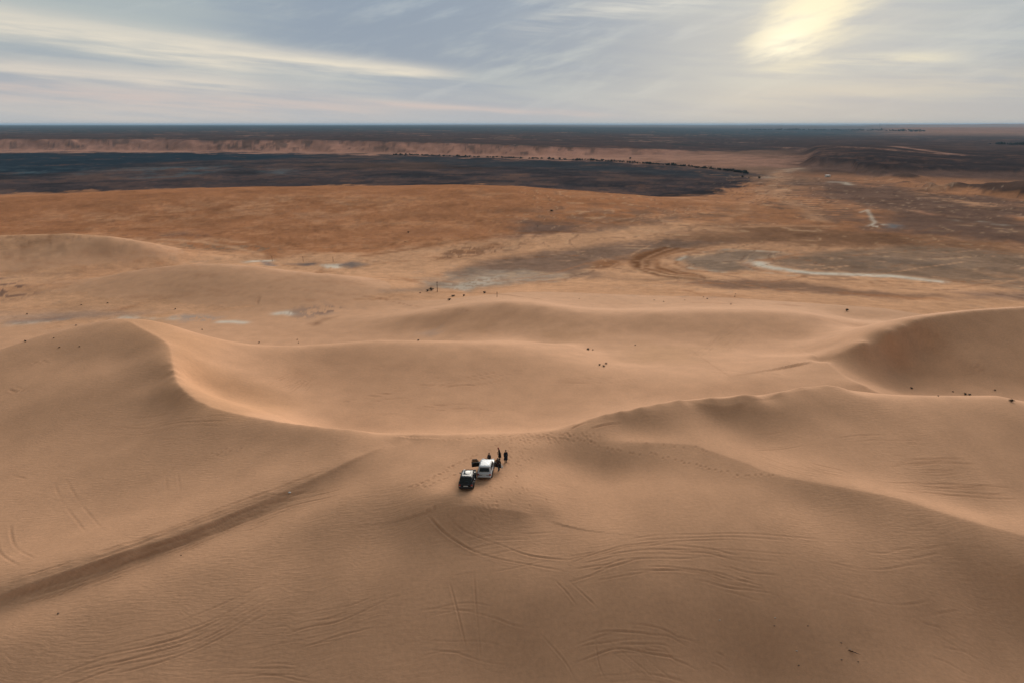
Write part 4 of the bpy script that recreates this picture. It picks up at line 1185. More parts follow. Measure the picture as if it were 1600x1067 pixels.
    bm = bmesh.new(); box(bm, (0, yr + .03, zbelt - .20), (.70, .03, .035), .008); mesh_obj('tailgate_handle', bm, M_CHROME, root)
    bm = bmesh.new(); tube(bm, [(-.35, yb0 + .03, zbelt + .08), (.05, yb0 + .06, zbelt + .16)], [.012, .008], 6); mesh_obj('wiper', bm, M_TRIM, root)
    # open front doors, hinged at the front edge
    for sx in open_doors:
        ang = RAD(74 if sx < 0 else 66)
        d = bpy.data.objects.new('front_door', None); COL.objects.link(d); d.parent = root
        d.location = (sx * (hw + .01), yf - 1.50, 0); d.rotation_euler = (0, 0, -sx * -ang if sx > 0 else -ang)
        ln = 1.08
        # panel runs back from the hinge along -y
        bm = bmesh.new(); box(bm, (0, -ln / 2, .80), (.07, ln, .62), .03); skin_ = mesh_obj('door_skin', bm, paint, d)
        bm = bmesh.new(); box(bm, (-sx * .055, -ln / 2, .80), (.05, ln * .94, .56), .02); mesh_obj('door_lining', bm, M_INT, d)
        bm = bmesh.new()
        fr = [(0, -.02, 1.10), (-sx * .10, -.42, zt - .06), (-sx * .11, -ln + .12, zt - .05), (-sx * .02, -ln + .02, 1.10)]
        tube(bm, fr, [.035] * 4, 6); mesh_obj('window_frame', bm, M_TRIM, d)
        bm = bmesh.new()
        a = [bm.verts.new(p) for p in ((-sx * .01, -.10, 1.10), (-sx * .095, -.44, zt - .09), (-sx * .10, -ln + .15, zt - .08), (-sx * .02, -ln + .07, 1.10))]
        bm.faces.new(a)
        r = bmesh.ops.extrude_face_region(bm, geom=bm.faces[:]); bmesh.ops.translate(bm, vec=(sx * .006, 0, 0), verts=[v for v in r['geom'] if isinstance(v, bmesh.types.BMVert)])
        mesh_obj('window_pane', bm, M_PANE, d, False)
        bm = bmesh.new(); box(bm, (-sx * .10, -ln * .45, .92), (.07, .5, .07), .02); mesh_obj('armrest', bm, M_TRIM, d)
    return root
M_PANE = mat('door_glass', (.20, .17, .13), .08, 0, .5, .1, 2)
M_PANE.node_tree.nodes['Principled BSDF'].inputs['Transmission Weight'].default_value = .6
def park(root, px, py, heading, back=2.4):
    """stand a wagon with its tail at a photo position, nose turned clockwise from straight ahead"""
    p = ghit(px, py)
    h = RAD(heading)
    f = np.array([math.sin(h), math.cos(h)]); rt = np.array([math.cos(h), -math.sin(h)])
    c = p[:2] + f * back
    zf, zr = gz(*(c + f * 1.45)), gz(*(c - f * 1.45))
    zl, zrr = gz(*(c - rt * .8)), gz(*(c + rt * .8))
    root.location = (c[0], c[1], (zf + zr) / 2 - .02)
    root.rotation_euler = (math.atan2(zf - zr, 2.9), -math.atan2(zrr - zl, 1.6), -h)
    return c, f, rt
w1 = make_wagon('off_road_wagon', 'white off road wagon with both front doors standing open', M_WHITE, 1.72, 1.80, 4.45, (-1, 1))
C1, F1, R1 = park(w1, 757.0, 750.0, 4.5, 2.2)
w2 = make_wagon('off_road_wagon', 'black glossy off road wagon parked behind the white one', M_BLACK, 1.70, 1.78, 4.5, (), True, True)
C2, F2, R2 = park(w2, 728.0, 767.0, 2.5, 2.2)

# ------------------------------------------------------------------ people
def person(label, feet, facing, coat, legs, shoe, head=M_HAIR, lean=0.0, step=0.0, arms=((.10, .10), (.10, .10)), turn=0.0, long_coat=False, cloth=None, height=1.76, bulk=1.18):
    """body grown over a posed skeleton; local +y is forward"""
    k = height / 1.76
    V, Rr, Ed, cls = [], [], [], []
    def v(p, r): V.append(Vector(p) * k); Rr.append((r if isinstance(r, tuple) else (r, r))); return len(V) - 1
    def e(a, b, c): Ed.append((a, b)); cls.append(c)
    def up(x, y, z):          # lean of everything above the hips
        dzz = z - .95
        return (x, y + math.sin(lean) * dzz, .95 + math.cos(lean) * dzz)
    pel = v((0, 0, .95), (.155, .115)); sp1 = v(up(0, .01, 1.12), (.14, .105)); ch = v(up(0, .0, 1.32), (.165, .115)); nb_ = v(up(0, -.01, 1.46), (.085, .075))
    nk = v(up(0, .015, 1.535), .055); h1 = v(up(0, .03, 1.60), (.072, .085)); h2 = v(up(0, .035, 1.68), (.078, .095)); h3 = v(up(0, .025, 1.745), (.055, .065))
    e(pel, sp1, 0); e(sp1, ch, 0); e(ch, nb_, 0); e(nb_, nk, 3); e(nk, h1, 3); e(h1, h2, 3); e(h2, h3, 3)
    hands = []
    for sx, (fw, out) in zip((-1, 1), arms):
        sh = v(up(sx * .175, -.01, 1.41), .072); el_ = v(up(sx * (.21 + out), -.03 + fw * .35, 1.13 + max(0, fw - .3) * .15), .052)
        wr = v(up(sx * (.20 + out * 1.3), .02 + fw, .90 + max(0, fw - .15) * .55), .036)
        e(ch, sh, 0); e(sh, el_, 0); e(el_, wr, 0)
        hands.append((sx, V[wr].copy(), (V[wr] - V[el_]).normalized()))
    for sx in (-1, 1):
        s = step * sx
        hp = v((sx * .095, 0, .88), (.105, .11)); kn = v((sx * .105, s * .5 + .03, .50), .068); an = v((sx * .11, s - .03, .085), .047); toe = v((sx * .125, s + .14, .04), (.045, .035))
        e(pel, hp, 1); e(hp, kn, 1); e(kn, an, 1); e(an, toe, 2)
    me = bpy.data.meshes.new('skeleton'); me.from_pydata([tuple(p) for p in V], Ed, [])
    ob = bpy.data.objects.new('skeleton', me); COL.objects.link(ob)
    sk = ob.modifiers.new('skin', 'SKIN'); sk.use_smooth_shade = True
    for i, r in enumerate(Rr):
        me.skin_vertices[0].data[i].radius = (r[0] * k * bulk, r[1] * k * bulk)
    me.skin_vertices[0].data[0].use_root = True
    sb = ob.modifiers.new('subdivision', 'SUBSURF'); sb.levels = 2; sb.render_levels = 2
    dg = bpy.context.evaluated_depsgraph_get(); dg.update()
    ev = bpy.data.meshes.new_from_object(ob.evaluated_get(dg))
    bpy.data.objects.remove(ob)
    bm = bmesh.new(); bm.from_mesh(ev)
    segs = [(V[a], V[b], c) for (a, b), c in zip(Ed, cls)]
    for f in bm.faces:
        c = f.calc_center_median(); best = 9; mi = 0
        for a, b, m in segs:
            d = b - a; t = max(0, min(1, (c - a).dot(d) / d.length_squared)); q = (c - a - d * t).length
            if q < best: best, mi = q, m
        if mi == 1 and long_coat and c.z > .42 * k: mi = 0
        f.material_index = mi
    # hands: palm and five bent fingers
    for sx, w, d in hands:
        n0 = len(bm.faces)
        d = (d + Vector((0, 0, -.5))).normalized()
        sd = d.cross(Vector((1, 0, 0))).normalized()       # across the palm
        th = d.cross(sd)
        for c_ in (.012,):
            tube(bm, [w - d * .02, w + d * .03, w + d * .085], [.026, .034, .036], 8)
        for i, ln in enumerate((.060, .072, .076, .068)):
            o = w + d * .08 + sd * ((i - 1.5) * .019)
            tube(bm, [o, o + d * ln * .5 - th * .004, o + d * ln * .85 - th * .020, o + d * ln - th * .034], [.0095, .009, .008, .006], 6)
        o = w + d * .025 + sd * .030
        tube(bm, [o, o + sd * .025 + d * .025, o + sd * .030 + d * .058], [.012, .011, .008], 6)
        bm.faces.ensure_lookup_table()
        for f in bm.faces[n0:]: f.material_index = 3
    # face: nose, ears, brow
    n0 = len(bm.faces)
    hc = V[h2]
    fwd = Vector((0, math.cos(lean), -math.sin(lean))); upv = Vector((0, math.sin(lean), math.cos(lean)))
    tube(bm, [hc + fwd * .085 + upv * .015, hc + fwd * .118 - upv * .022, hc + fwd * .09 - upv * .032], [.008, .014, .012], 6)
    for sx in (-1, 1):
        tube(bm, [hc + Vector((sx * .074, 0, 0)) + upv * .025, hc + Vector((sx * .090, -.012, 0)), hc + Vector((sx * .074, 0, 0)) - upv * .03], [.010, .014, .009], 6)
    bm.faces.ensure_lookup_table()
    for f in bm.faces[n0:]: f.material_index = 3
    root = empty('person', (feet[0], feet[1], gz(feet[0], feet[1]) - .02), label, 'person', facing, 'people standing by the vehicles')
    mesh_obj('body', bm, [coat, legs, shoe, M_SKIN], root)
    # hair or head cloth: shell over the crown, open at the face
    bm = bmesh.new()
    bmesh.ops.create_uvsphere(bm, u_segments=18, v_segments=12, radius=1.0)
    kill = []
    for vv in bm.verts:
        q = vv.co.copy()
        if (q.y > .55 and q.z < .35) or (cloth is None and q.z < -.45): kill.append(vv)
        s_ = 1.0 + .05 * math.sin(q.x * 9 + q.z * 7)
        drop = 0 if cloth is None or q.z > -.2 else (-.2 - q.z) * .16
        vv.co = hc + (Vector((q.x * .092 * s_ * (1 + drop * 3), 0, 0)) + fwd * (q.y * .112 * s_) + upv * (q.z * .100 + .022 - drop * 1.3)) * k
    bmesh.ops.delete(bm, geom=kill, context='VERTS')
    mesh_obj('head_cloth' if cloth else 'hair', bm, cloth or head, root)
    # eyes and mouth
    for sx in (-1, 1):
        bm = bmesh.new()
        tube(bm, [hc + Vector((sx * .030, 0, 0)) + fwd * .088 + upv * .012, hc + Vector((sx * .030, 0, 0)) + fwd * .096 + upv * .012], [.009, .006], 6)
        mesh_obj('eye', bm, M_HAIR, root)
    bm = bmesh.new()
    tube(bm, [hc + Vector((-.022, 0, 0)) + fwd * .088 - upv * .056, hc + fwd * .094 - upv * .058, hc + Vector((.022, 0, 0)) + fwd * .088 - upv * .056], [.004, .006, .004], 6)
    mesh_obj('mouth', bm, M_SKIN, root)
    # jacket hem or coat skirt
    bm = bmesh.new()
    zs = .40 if long_coat else .80
    rr_ = [[Vector((math.cos(a) * rx, math.sin(a) * ry, z)) * k for a in np.linspace(0, 2 * math.pi, 20, endpoint=False)] for z, rx, ry in ((1.0, .19, .15), (.88, .215, .175), (zs, .22 + (.05 if long_coat else 0), .165 + (.05 if long_coat else 0)))]
    loft(bm, rr_, False)
    mesh_obj('coat_hem', bm, coat, root)
    return root
M_COAT_B = mat('black_cloth', (.014, .014, .016), .85, 0, .2, .3, 14)
M_COAT_N = mat('navy_cloth', (.016, .022, .034), .85, 0, .2, .3, 14)
M_COAT_BR = mat('brown_cloth', (.050, .032, .030), .85, 0, .2, .3, 14)
M_COAT_M = mat('maroon_cloth', (.045, .014, .013), .85, 0, .2, .3, 14)
M_JEANS = mat('blue_denim', (.045, .085, .13), .85, 0, .2, .3, 14)
M_DARKLEG = mat('dark_trousers', (.020, .020, .024), .85, 0, .2, .3, 14)
M_SHOE = mat('brown_shoe', (.06, .028, .018), .7, 0, .3, .3, 14)
M_SHOEB = mat('black_shoe', (.012, .012, .012), .7, 0, .3, .3, 14)
M_REDC = mat('red_cloth', (.28, .030, .028), .85, 0, .2, .25, 20)
M_BAG = mat('white_cloth', (.62, .63, .62), .7, 0, .3, .1, 10)
f4 = ghit(790.2, 722.0); f2 = ghit(780.8, 717.5); f3 = ghit(779.6, 735.0); f1 = ghit(764.6, 725.5)
person('person in long dark coat standing apart on the right with arms hanging', f4, RAD(-160), M_COAT_N, M_DARKLEG, M_SHOE, step=.06, arms=((.05, .03), (.05, .03)), long_coat=True, height=1.80)
person('person in black with a red head cloth, farthest from the vehicles', f2, RAD(100), M_COAT_B, M_DARKLEG, M_SHOEB, lean=.22, arms=((.25, .02), (.22, .02)), cloth=M_REDC, long_coat=True, height=1.78)
person('person in dark jacket and blue jeans beside the open right door', f3, RAD(60), M_COAT_M, M_JEANS, M_SHOEB, lean=.16, arms=((.28, .04), (.10, .16)), height=1.76)
person('person in brown jacket standing behind the bonnet of the white car', f1, RAD(150), M_COAT_BR, M_DARKLEG, M_SHOEB, arms=((.16, .03), (.16, .03)), height=1.72)
# white bag hanging at the third person's side
def cloth_bag(p):
    bm = bmesh.new()
    rings = []
    for z, r in ((0, .05), (.03, .13), (.16, .17), (.30, .14), (.40, .06), (.46, .03)):
        rings.append([Vector((math.cos(a) * r * (1 + .12 * math.sin(3 * a + z * 9)), math.sin(a) * r * .55 * (1 + .1 * math.cos(2 * a)), z)) for a in np.linspace(0, 2 * math.pi, 14, endpoint=False)])
    loft(bm, rings)
    o = mesh_obj('bag', bm, M_BAG)
    o.location = p
    bm = bmesh.new(); tube(bm, [(-.04, 0, .44), (-.05, 0, .56), (0, 0, .62), (.05, 0, .56), (.04, 0, .44)], [.012] * 5, 6)
    mesh_obj('handle', bm, M_BAG, o)
    return tag(o, 'white cloth bag hanging beside the person in blue jeans', 'bag')
cloth_bag((f3[0] + .36, f3[1] + .02, gz(f3[0] + .36, f3[1]) + .34))

# ------------------------------------------------------------------ shrubs
M_LEAF = mat('dry_shrub_leaf', (.062, .052, .034), .8, 0, .2, .45, 3)
M_TWIG = mat('dry_twig', (.055, .038, .026), .85, 0, .2, .3, 9)
def shrub_meshes(seed):
    rd = random.Random(seed)
    bs_, bl = bmesh.new(), bmesh.new()
    for i in range(30):
        a = rd.random() * 2 * math.pi; t = rd.random() ** .6; ln = rd.uniform(.55, 1.0)
        tip = Vector((math.cos(a) * t * .5 * ln, math.sin(a) * t * .5 * ln, (.62 - .30 * t) * ln * rd.uniform(.7, 1.15)))
        mid_ = tip * .5 + Vector((rd.uniform(-.05, .05), rd.uniform(-.05, .05), .07))
        tube(bs_, [(0, 0, -.05), mid_, tip], [.016, .010, .004], 4, False)
        for k in range(12):
            u = rd.uniform(.35, 1.05)
            p = (mid_ * 2 * u if u < .5 else mid_ + (tip - mid_) * (u - .5) * 2) + Vector((rd.gauss(0, .045), rd.gauss(0, .045), rd.gauss(0, .04)))
            if p.z < .0: p.z = .01
            d1 = Vector((rd.uniform(-1, 1), rd.uniform(-1, 1), rd.uniform(-.4, 1))).normalized(); d2 = d1.cross(Vector((rd.uniform(-1, 1), rd.uniform(-1, 1), 1))).normalized()
            s = rd.uniform(.025, .06)
            bl.faces.new([bl.verts.new(p + d1 * s * 1.6), bl.verts.new(p + d2 * s * .6), bl.verts.new(p - d1 * s * 1.2), bl.verts.new(p - d2 * s * .6)])
    out = []
    for nm, b_, m in (('stem', bs_, M_TWIG), ('foliage', bl, M_LEAF)):
        me = bpy.data.meshes.new(nm); b_.to_mesh(me); b_.free(); me.materials.append(m); out.append(me)
    return out
SHR = [shrub_meshes(s) for s in (3, 8, 15, 21)]
def shrub(px, py, wpx, label, group='dark shrubs scattered on the sand', flat=1.0, i=[0]):
    p = ghit(px, py)
    dist = math.sqrt(p[0] ** 2 + p[1] ** 2 + (p[2] - CAM_Z) ** 2)
    size = wpx * (.70 if wpx < 5.2 else .85) * dist / F_PX
    root = empty('desert_shrub', (p[0], p[1], p[2] - .02), label, 'shrub', i[0] * 2.399, group)
    st, lf = SHR[i[0] % 4]; i[0] += 1
    root.scale = (size, size, size * flat)
    for nm, me in (('stem', st), ('foliage', lf)):
        o = bpy.data.objects.new(nm, me); COL.objects.link(o); o.parent = root
    return root
for q in [
    (919, 546.5, 8, 'large dark shrub in the hollow, the left one of a close pair'), (926.3, 546.8, 5, 'small dark shrub touching the larger one in the hollow'),
    (937, 570.5, 6.5, 'low dark shrub at the left end of the trio below the hollow'), (943.5, 572.5, 7, 'low dark shrub nearest the viewer in the trio below the hollow'), (947, 568.5, 6.5, 'low dark shrub at the top right of the trio below the hollow'),
    (992.5, 539.5, 4.5, 'lone shrub on the pale slope right of the hollow'),
    (1424, 607, 6, 'low shrub on the dark right dune, leftmost of its row'), (1466, 618.5, 4, 'shrub peeping just over the near crest below the dark dune'), (1489, 612, 4, 'tiny shrub on the dark right dune left of the wide clump'),
    (1508, 616.5, 7, 'left shrub of the wide clump under the dark right dune'), (1515, 617, 6, 'right shrub of the wide clump under the dark right dune'), (1554.5, 609.5, 5, 'round shrub alone on the lower face of the dark dune'),
    (1580, 627, 9, 'big black shrub on the crest at the right edge'),
    (39.5, 534, 5.5, 'small dark shrub on the far left foot of the big dune'), (84, 528.5, 4, 'small shrub above the left flank of the big dune'), (92.5, 543, 4.5, 'dark shrub on the left flank of the big dune'), (124, 541.5, 4, 'faint shrub on the left flank near the dune top'),
    (119, 509, 4.5, 'shrub on the pale flat behind the big left dune'), (42.5, 491.5, 5, 'shrub beside the pale track at the far left'), (127, 477, 4, 'shrub on the slope of the low left dune'), (168, 474, 4, 'shrub on the low left dune right of another'),
    (274, 483.5, 5, 'shrub in front of the middle left dune'), (316, 515.5, 4.5, 'shrub behind the right shoulder of the big dune'), (405, 535.5, 5, 'shrub on the flat just above the bowl rim'), (464.5, 531, 4, 'upper shrub of a small pair above the bowl rim'), (466.5, 536, 4, 'lower shrub of a small pair above the bowl rim'),
    (653.5, 532.5, 6, 'dark shrub just above the smooth crest of the bowl'),
    (638, 364, 5.5, 'lone shrub on the orange plain'), (633, 378.5, 3.5, 'tiny shrub below the lone one on the orange plain'), (862, 330.5, 11, 'dark flat shrub clump on the far plain right of centre', 'dark shrubs scattered on the sand', .5),
    (840, 354.5, 4, 'tiny shrub beside the grey patch on the plain'),
    (757, 458.5, 8, 'brown low shrub right of the grey flat'), (674, 454, 11, 'leafy shrub beside the wooden post'), (668, 455.5, 8, 'smaller shrub left of the one beside the post'), (656.5, 458.5, 5, 'small shrub at the left end of the row by the post'),
    (708, 463.5, 10, 'dark bush below the pale salt flat near the post', 'dark shrubs scattered on the sand', .7), (702, 469.5, 8, 'brown bush in front of the dark one near the post'), (725, 463, 7, 'bush right of the dark one below the salt flat'),
    (905, 467.5, 3, 'tiny shrub on the pale sand left of the dotted row'), (1037, 472, 4, 'shrub at the left of the dotted row on pale sand'), (1022, 469.5, 3.5, 'small shrub left of the dotted row'), (1105, 467.5, 5, 'largest shrub of the dotted row on pale sand'), (1099, 465, 3.5, 'shrub touching the largest of the dotted row'),
    (1142, 476, 4.5, 'lowest shrub of the dotted row on pale sand'), (1148, 464, 4.5, 'right hand shrub of the dotted row on pale sand'), (1149, 460, 3, 'topmost tiny shrub at the right of the dotted row'), (1070, 469.5, 3, 'faint shrub in the middle of the dotted row'),
    (1160, 277.5, 7, 'left bush of three at the tip of the dark lakebed'), (1170, 279, 5, 'middle bush of three at the tip of the dark lakebed'), (1186, 279.5, 8, 'right bush of three at the tip of the dark lakebed'),
    (1323, 486, 8, 'dull bush on the sand behind the right dune')]:
    shrub(*q)

# ------------------------------------------------------------------ far vegetation belts: masses of crowns
M_FARLEAF = mat('far_foliage', (.018, .026, .020), .85, 0, .1, .4, .4)
def belt(name, label, path, n, h0, h1, spread, seed):
    rd = random.Random(seed)
    W_ = [ghit(*q) if len(q) == 2 else at(*q) for q in path]
    bm = bmesh.new()
    for i in range(n):
        t = rd.random() * (len(W_) - 1); k = min(int(t), len(W_) - 2)
        p = W_[k] + (W_[k + 1] - W_[k]) * (t - k)
        x, y = p[0] + rd.gauss(0, spread * .3), p[1] + rd.gauss(0, spread)
        z = gz(x, y); h = rd.uniform(h0, h1) * (1.0 if rd.random() < .8 else 1.3)
        for j in range(7):
            c = Vector((x + rd.gauss(0, h * .38), y + rd.gauss(0, h * .38), z + h * rd.uniform(.15, .75)))
            r = h * rd.uniform(.16, .34)
            vs_ = bmesh.ops.create_icosphere(bm, subdivisions=1, radius=r)['verts']
            for v_ in vs_:
                v_.co = c + v_.co * rd.uniform(.65, 1.3)
    o = mesh_obj(name, bm, M_FARLEAF, None, False)
    o['kind'] = 'stuff'; o['label'] = label
    return o
belt('shrub_belt', 'line of dark bushes along the far edge of the lakebed', [(615,242.5),(660,243.5),(720,245.5),(800,247.5),(880,250),(940,252),(1000,255.5),(1060,259.5),(1110,264.5),(1150,269),(1166,271.5)], 330, 1.6, 4.2, 7, 5)
belt('tree_belt', 'thin dark belt of far trees below the skyline on the right', [(1170,203.5),(1230,204),(1300,204.5),(1340,204.5),(1400,205.5),(1440,206)], 190, 9, 19, 60, 6)
belt('tree_grove', 'dark grove of trees at the right edge far off', [(1560,226),(1585,227),(1640,228)], 60, 5, 10, 25, 7)
# a single tree standing behind the belt
def lone_tree():
    p = ghit(984.5, 250.5)
    root = empty('lone_tree', tuple(p), 'single dark tree standing out behind the line of bushes', 'tree')
    bm = bmesh.new(); tube(bm, [(0, 0, -.3), (.1, .05, 1.4), (-.1, 0, 3.0), (.15, .1, 4.6)], [.28, .22, .16, .06], 8)
    for a, z in ((.4, 2.2), (2.3, 2.6), (4.2, 2.4), (5.4, 3.1)):
        tube(bm, [(0, 0, z), (math.cos(a) * .9, math.sin(a) * .9, z + .9), (math.cos(a) * 1.7, math.sin(a) * 1.7, z + 1.5)], [.11, .08, .03], 6)
    mesh_obj('trunk', bm, M_TWIG, root)
    rd = random.Random(2); bm = bmesh.new()
    for i in range(1500):
        d = Vector((rd.gauss(0, 1), rd.gauss(0, 1), rd.gauss(0, .8))).normalized() * rd.random() ** .4
        c = Vector((d.x * 2.6, d.y * 2.6, 4.2 + d.z * 2.0))
        if math.sin(c.x * 2.1 + 1) * math.sin(c.y * 1.9) * math.sin(c.z * 2.3) > .25: continue
        a = Vector((rd.uniform(-1, 1), rd.uniform(-1, 1), rd.uniform(-1, 1))).normalized(); b = a.cross(Vector((.3, .5, 1))).normalized()
        s = rd.uniform(.12, .28)
        bm.faces.new([bm.verts.new(c + a * s), bm.verts.new(c + b * s * .6), bm.verts.new(c - a * s), bm.verts.new(c - b * s * .6)])
    mesh_obj('crown', bm, M_FARLEAF, root, False)
lone_tree()

# ------------------------------------------------------------------ posts, hut, mast, debris
M_WOOD = mat('weathered_wood', (.12, .075, .048), .9, 0, .2, .3, 5)
M_HUT = mat('whitewashed_wall', (.70, .68, .65), .85, 0, .3, .08, .8)
M_ROOF = mat('pale_sheet_roof', (.78, .77, .76), .6, 0, .4, .06, .6)
M_STEELW = mat('galvanised_steel', (.10, .11, .12), .6, .5, .4, .1, .3)
def post(px, py, hpx, label):
    p = ghit(px, py)
    dist = math.sqrt(p[0] ** 2 + p[1] ** 2 + (p[2] - CAM_Z) ** 2)
    h = hpx * dist / F_PX
    root = empty('wooden_post', tuple(p), label, 'post', 0, 'old posts on the plain')
    r = max(.10, h * .028)
    bm = bmesh.new(); tube(bm, [(0, 0, -.3), (.02, 0, h * .3), (-.01, .01, h * .7), (.02, 0, h)], [r * 1.15, r, r * .9, r * .7], 9); mesh_obj('shaft', bm, M_WOOD, root)
    bm = bmesh.new(); box(bm, (0, -.05, h * .90), (h * .20, r * .9, r * .9), r * .15); mesh_obj('cross_arm', bm, M_WOOD, root)
    for sx in (-1, 1):
        bm = bmesh.new(); tube(bm, [(sx * h * .085, -.05, h * .90), (sx * h * .085, -.05, h * .90 + r * 1.4)], [r * .35, r * .25], 6); mesh_obj('pin', bm, M_WOOD, root)
post(683.3, 456.3, 16.5, 'tall wooden post rising from the shrubs near the salt flat')
post(425.5, 408.8, 7.5, 'leftmost of three short posts on the pale strip')
post(473.8, 409.5, 8.0, 'middle of three short posts on the pale strip')
post(520.6, 409.5, 7.5, 'rightmost of three short posts on the pale strip')
post(776.6, 464.5, 8.5, 'short post standing alone on pale sand right of the tall one')
def hut():
    p = ghit(1293, 277)
    root = empty('hut', tuple(p), 'tiny white flat roofed hut on the brown plain near the table hills', 'hut', RAD(12))
    bm = bmesh.new(); box(bm, (0, 0, 1.2), (6.4, 4.2, 2.8), .05); wl = mesh_obj('wall', bm, M_HUT, root, False)
    bm = bmesh.new(); box(bm, (0, 0, 2.72), (6.9, 4.7, .22), .04); mesh_obj('roof', bm, M_ROOF, root, False)
    bm = bmesh.new(); box(bm, (-.8, -2.11, .95), (.95, .06, 2.0), .01); dr = mesh_obj('door', bm, M_TRIM, root, False)
    bm = bmesh.new(); box(bm, (-.45, -2.16, 1.0), (.08, .05, .12), .01); mesh_obj('handle', bm, M_CHROME, dr, False)
    for x in (-2.3, 1.7):
        bm = bmesh.new(); box(bm, (x, -2.11, 1.5), (.9, .05, .8), .01); w = mesh_obj('window', bm, M_TRIM, root, False)
        bm = bmesh.new(); box(bm, (x, -2.14, 1.5), (.75, .03, .66), .005); mesh_obj('pane', bm, M_GLASS, w, False)
hut()
def mast():
    p = ghit(1374, 200.0)
    root = empty('lattice_mast', tuple(p), 'thin steel mast on the far skyline at the right', 'mast')
    dist = math.hypot(p[0], p[1]); h = 6 * dist / F_PX; b = h * .05
    for sx in (-1, 1):
        for sy in (-1, 1):
            bm = bmesh.new(); tube(bm, [(sx * b, sy * b, -1), (sx * b * .25, sy * b * .25, h)], [h * .007, h * .005], 5); mesh_obj('leg', bm, M_STEELW, root)
    for k in range(8):
        bm = bmesh.new(); z0, z1 = h * k / 8, h * (k + 1) / 8
        w0, w1_ = b * (1 - .75 * k / 8), b * (1 - .75 * (k + 1) / 8)
        for (ax, ay), (bx_, by_) in (((-1, -1), (1, -1)), ((1, -1), (1, 1)), ((1, 1), (-1, 1)), ((-1, 1), (-1, -1))):
            tube(bm, [(ax * w0, ay * w0, z0), (bx_ * w1_, by_ * w1_, z1)], [h * .003, h * .003], 4)
        mesh_obj('brace', bm, M_STEELW, root)
mast()
M_STONE_D = mat('dark_stone', (.19, .13, .095), .9, 0, .2, .3, 9)
M_STONE_P = mat('pale_stone', (.52, .44, .36), .9, 0, .2, .15, 9)
def stone(px, py, wpx, label, m, seed):
    p = ghit(px, py); rd = random.Random(seed)
    dist = math.sqrt(p[0] ** 2 + p[1] ** 2 + (p[2] - CAM_Z) ** 2); s = wpx * .8 * dist / F_PX / 2
    bm = bmesh.new(); bmesh.ops.create_icosphere(bm, subdivisions=2, radius=1)
    for v in bm.verts:
        n = .8 + .25 * math.sin(v.co.x * 3.1 + seed) * math.cos(v.co.y * 2.7 + seed * 2) + rd.uniform(-.06, .06)
        v.co = Vector((v.co.x * n * 1.15, v.co.y * n * .9, max(v.co.z, -.5) * n * .62)) * s
    o = mesh_obj('stone', bm, m); o.location = (p[0], p[1], p[2] + s * .18)
    return tag(o, label, 'stone', 'loose stones on the foreground sand')
for q in [(1314.5, 1003.5, 3.0, 'dark stone just above the dry branch', M_STONE_D), (1315, 1030, 3.0, 'dark stone below the dry branch', M_STONE_D), (1341, 1033, 2.5, 'small dark stone right below the dry branch', M_STONE_D),
          (1245, 1016.5, 3.5, 'pale stone left of the dry branch', M_STONE_P), (1124.5, 968.5, 3.5, 'pale stone highest and farthest left on the lower slope', M_STONE_P), (1211, 965, 4, 'pale stone near a darker one above the dry branch', M_STONE_P),
          (1210, 977, 3, 'dark stone below a pale one left of the dry branch', M_STONE_D), (1262.5, 977, 3, 'dark stone higher up the slope above the dry branch', M_STONE_D), (1248, 1039, 3.5, 'dark stone nearest the bottom edge left of the dry branch', M_STONE_D),
          (91, 958, 4, 'dark stone on the slope at the lower left', M_STONE_D), (283, 867, 3, 'dark stone beside the shaded ridge on the left', M_STONE_D)]:
    stone(*q, seed=int(q[0]))
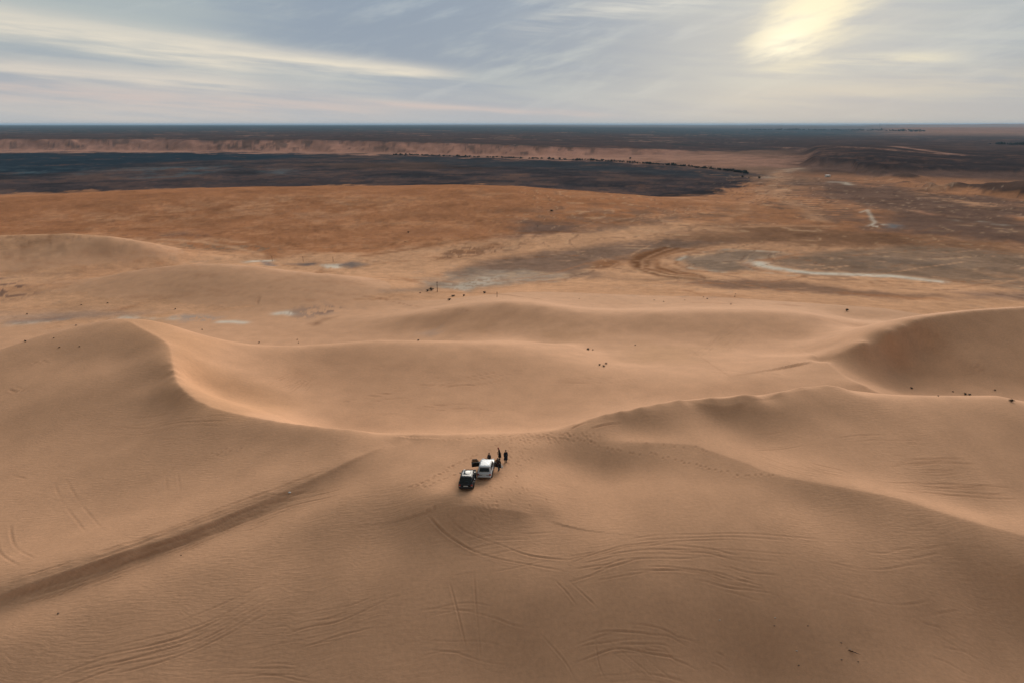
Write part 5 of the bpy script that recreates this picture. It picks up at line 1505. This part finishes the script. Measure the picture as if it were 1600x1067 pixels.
def dry_branch():
    p = ghit(1331, 1018); rd = random.Random(9)
    root = empty('dry_branch', (p[0], p[1], p[2] + .02), 'tangled dry branch lying on the sand at lower right', 'branch', RAD(-35))
    bm = bmesh.new(); tube(bm, [(-.45, .02, .03), (-.2, -.03, .07), (.1, .03, .05), (.4, 0, .06), (.75, .05, .02)], [.035, .045, .04, .028, .01], 8); mesh_obj('stem', bm, M_WOOD, root)
    for k in range(9):
        x = rd.uniform(-.4, .35); a = rd.uniform(0, 6.28); l = rd.uniform(.2, .42)
        bm = bmesh.new()
        tube(bm, [(x, 0, .06), (x + math.cos(a) * l * .5, math.sin(a) * l * .4, .14 + rd.uniform(0, .1)), (x + math.cos(a) * l, math.sin(a) * l * .8, .05 + rd.uniform(0, .16))], [.02, .014, .006], 6)
        mesh_obj('twig', bm, M_TWIG if k % 3 else M_STONE_P, root)
dry_branch()
def scrap():
    p = ghit(452.5, 769.5); rd = random.Random(3)
    bm = bmesh.new(); bmesh.ops.create_icosphere(bm, subdivisions=2, radius=.17)
    for v in bm.verts: v.co = Vector((v.co.x * rd.uniform(.7, 1.3), v.co.y * rd.uniform(.6, 1.1), v.co.z * rd.uniform(.3, .7)))
    o = mesh_obj('plastic_bag', bm, M_BAG, None, False); o.location = (p[0], p[1], p[2] + .05)
    tag(o, 'crumpled white plastic bag lying by the shaded ridge', 'bag')
scrap()
# ------------------------------------------------------------------ air
def haze_box():
    bm = bmesh.new()
    bmesh.ops.create_cube(bm, size=1.0)
    zb = float(ZG.min()) - 1.5; zt = max(float(ZG.max()), CAM_Z, TOP) + 2.0
    for v in bm.verts:
        v.co = Vector((v.co.x * 124000, v.co.y * 124000, zb if v.co.z < 0 else zt))
    me = bpy.data.meshes.new('haze'); bm.to_mesh(me); bm.free()
    o = bpy.data.objects.new('haze', me); COL.objects.link(o)
    o['kind'] = 'stuff'; o['label'] = 'thin blue haze over the far plain'
    m = bpy.data.materials.new('haze_air'); m.use_nodes = True
    t = m.node_tree; t.nodes.clear()
    v = t.nodes.new('ShaderNodeVolumePrincipled')
    v.inputs['Color'].default_value = (.50, .74, 1.0, 1)
    v.inputs['Density'].default_value = HAZE
    v.inputs['Anisotropy'].default_value = 0.0
    om = t.nodes.new('ShaderNodeOutputMaterial')
    t.links.new(v.outputs[0], om.inputs['Volume'])
    me.materials.append(m)
    return o
HAZE = 0.000033
bpy.context.view_layer.update()
TOP = max((o.matrix_world @ Vector(c)).z for o in COL.objects if o.type == 'MESH' for c in o.bound_box)
haze_box()
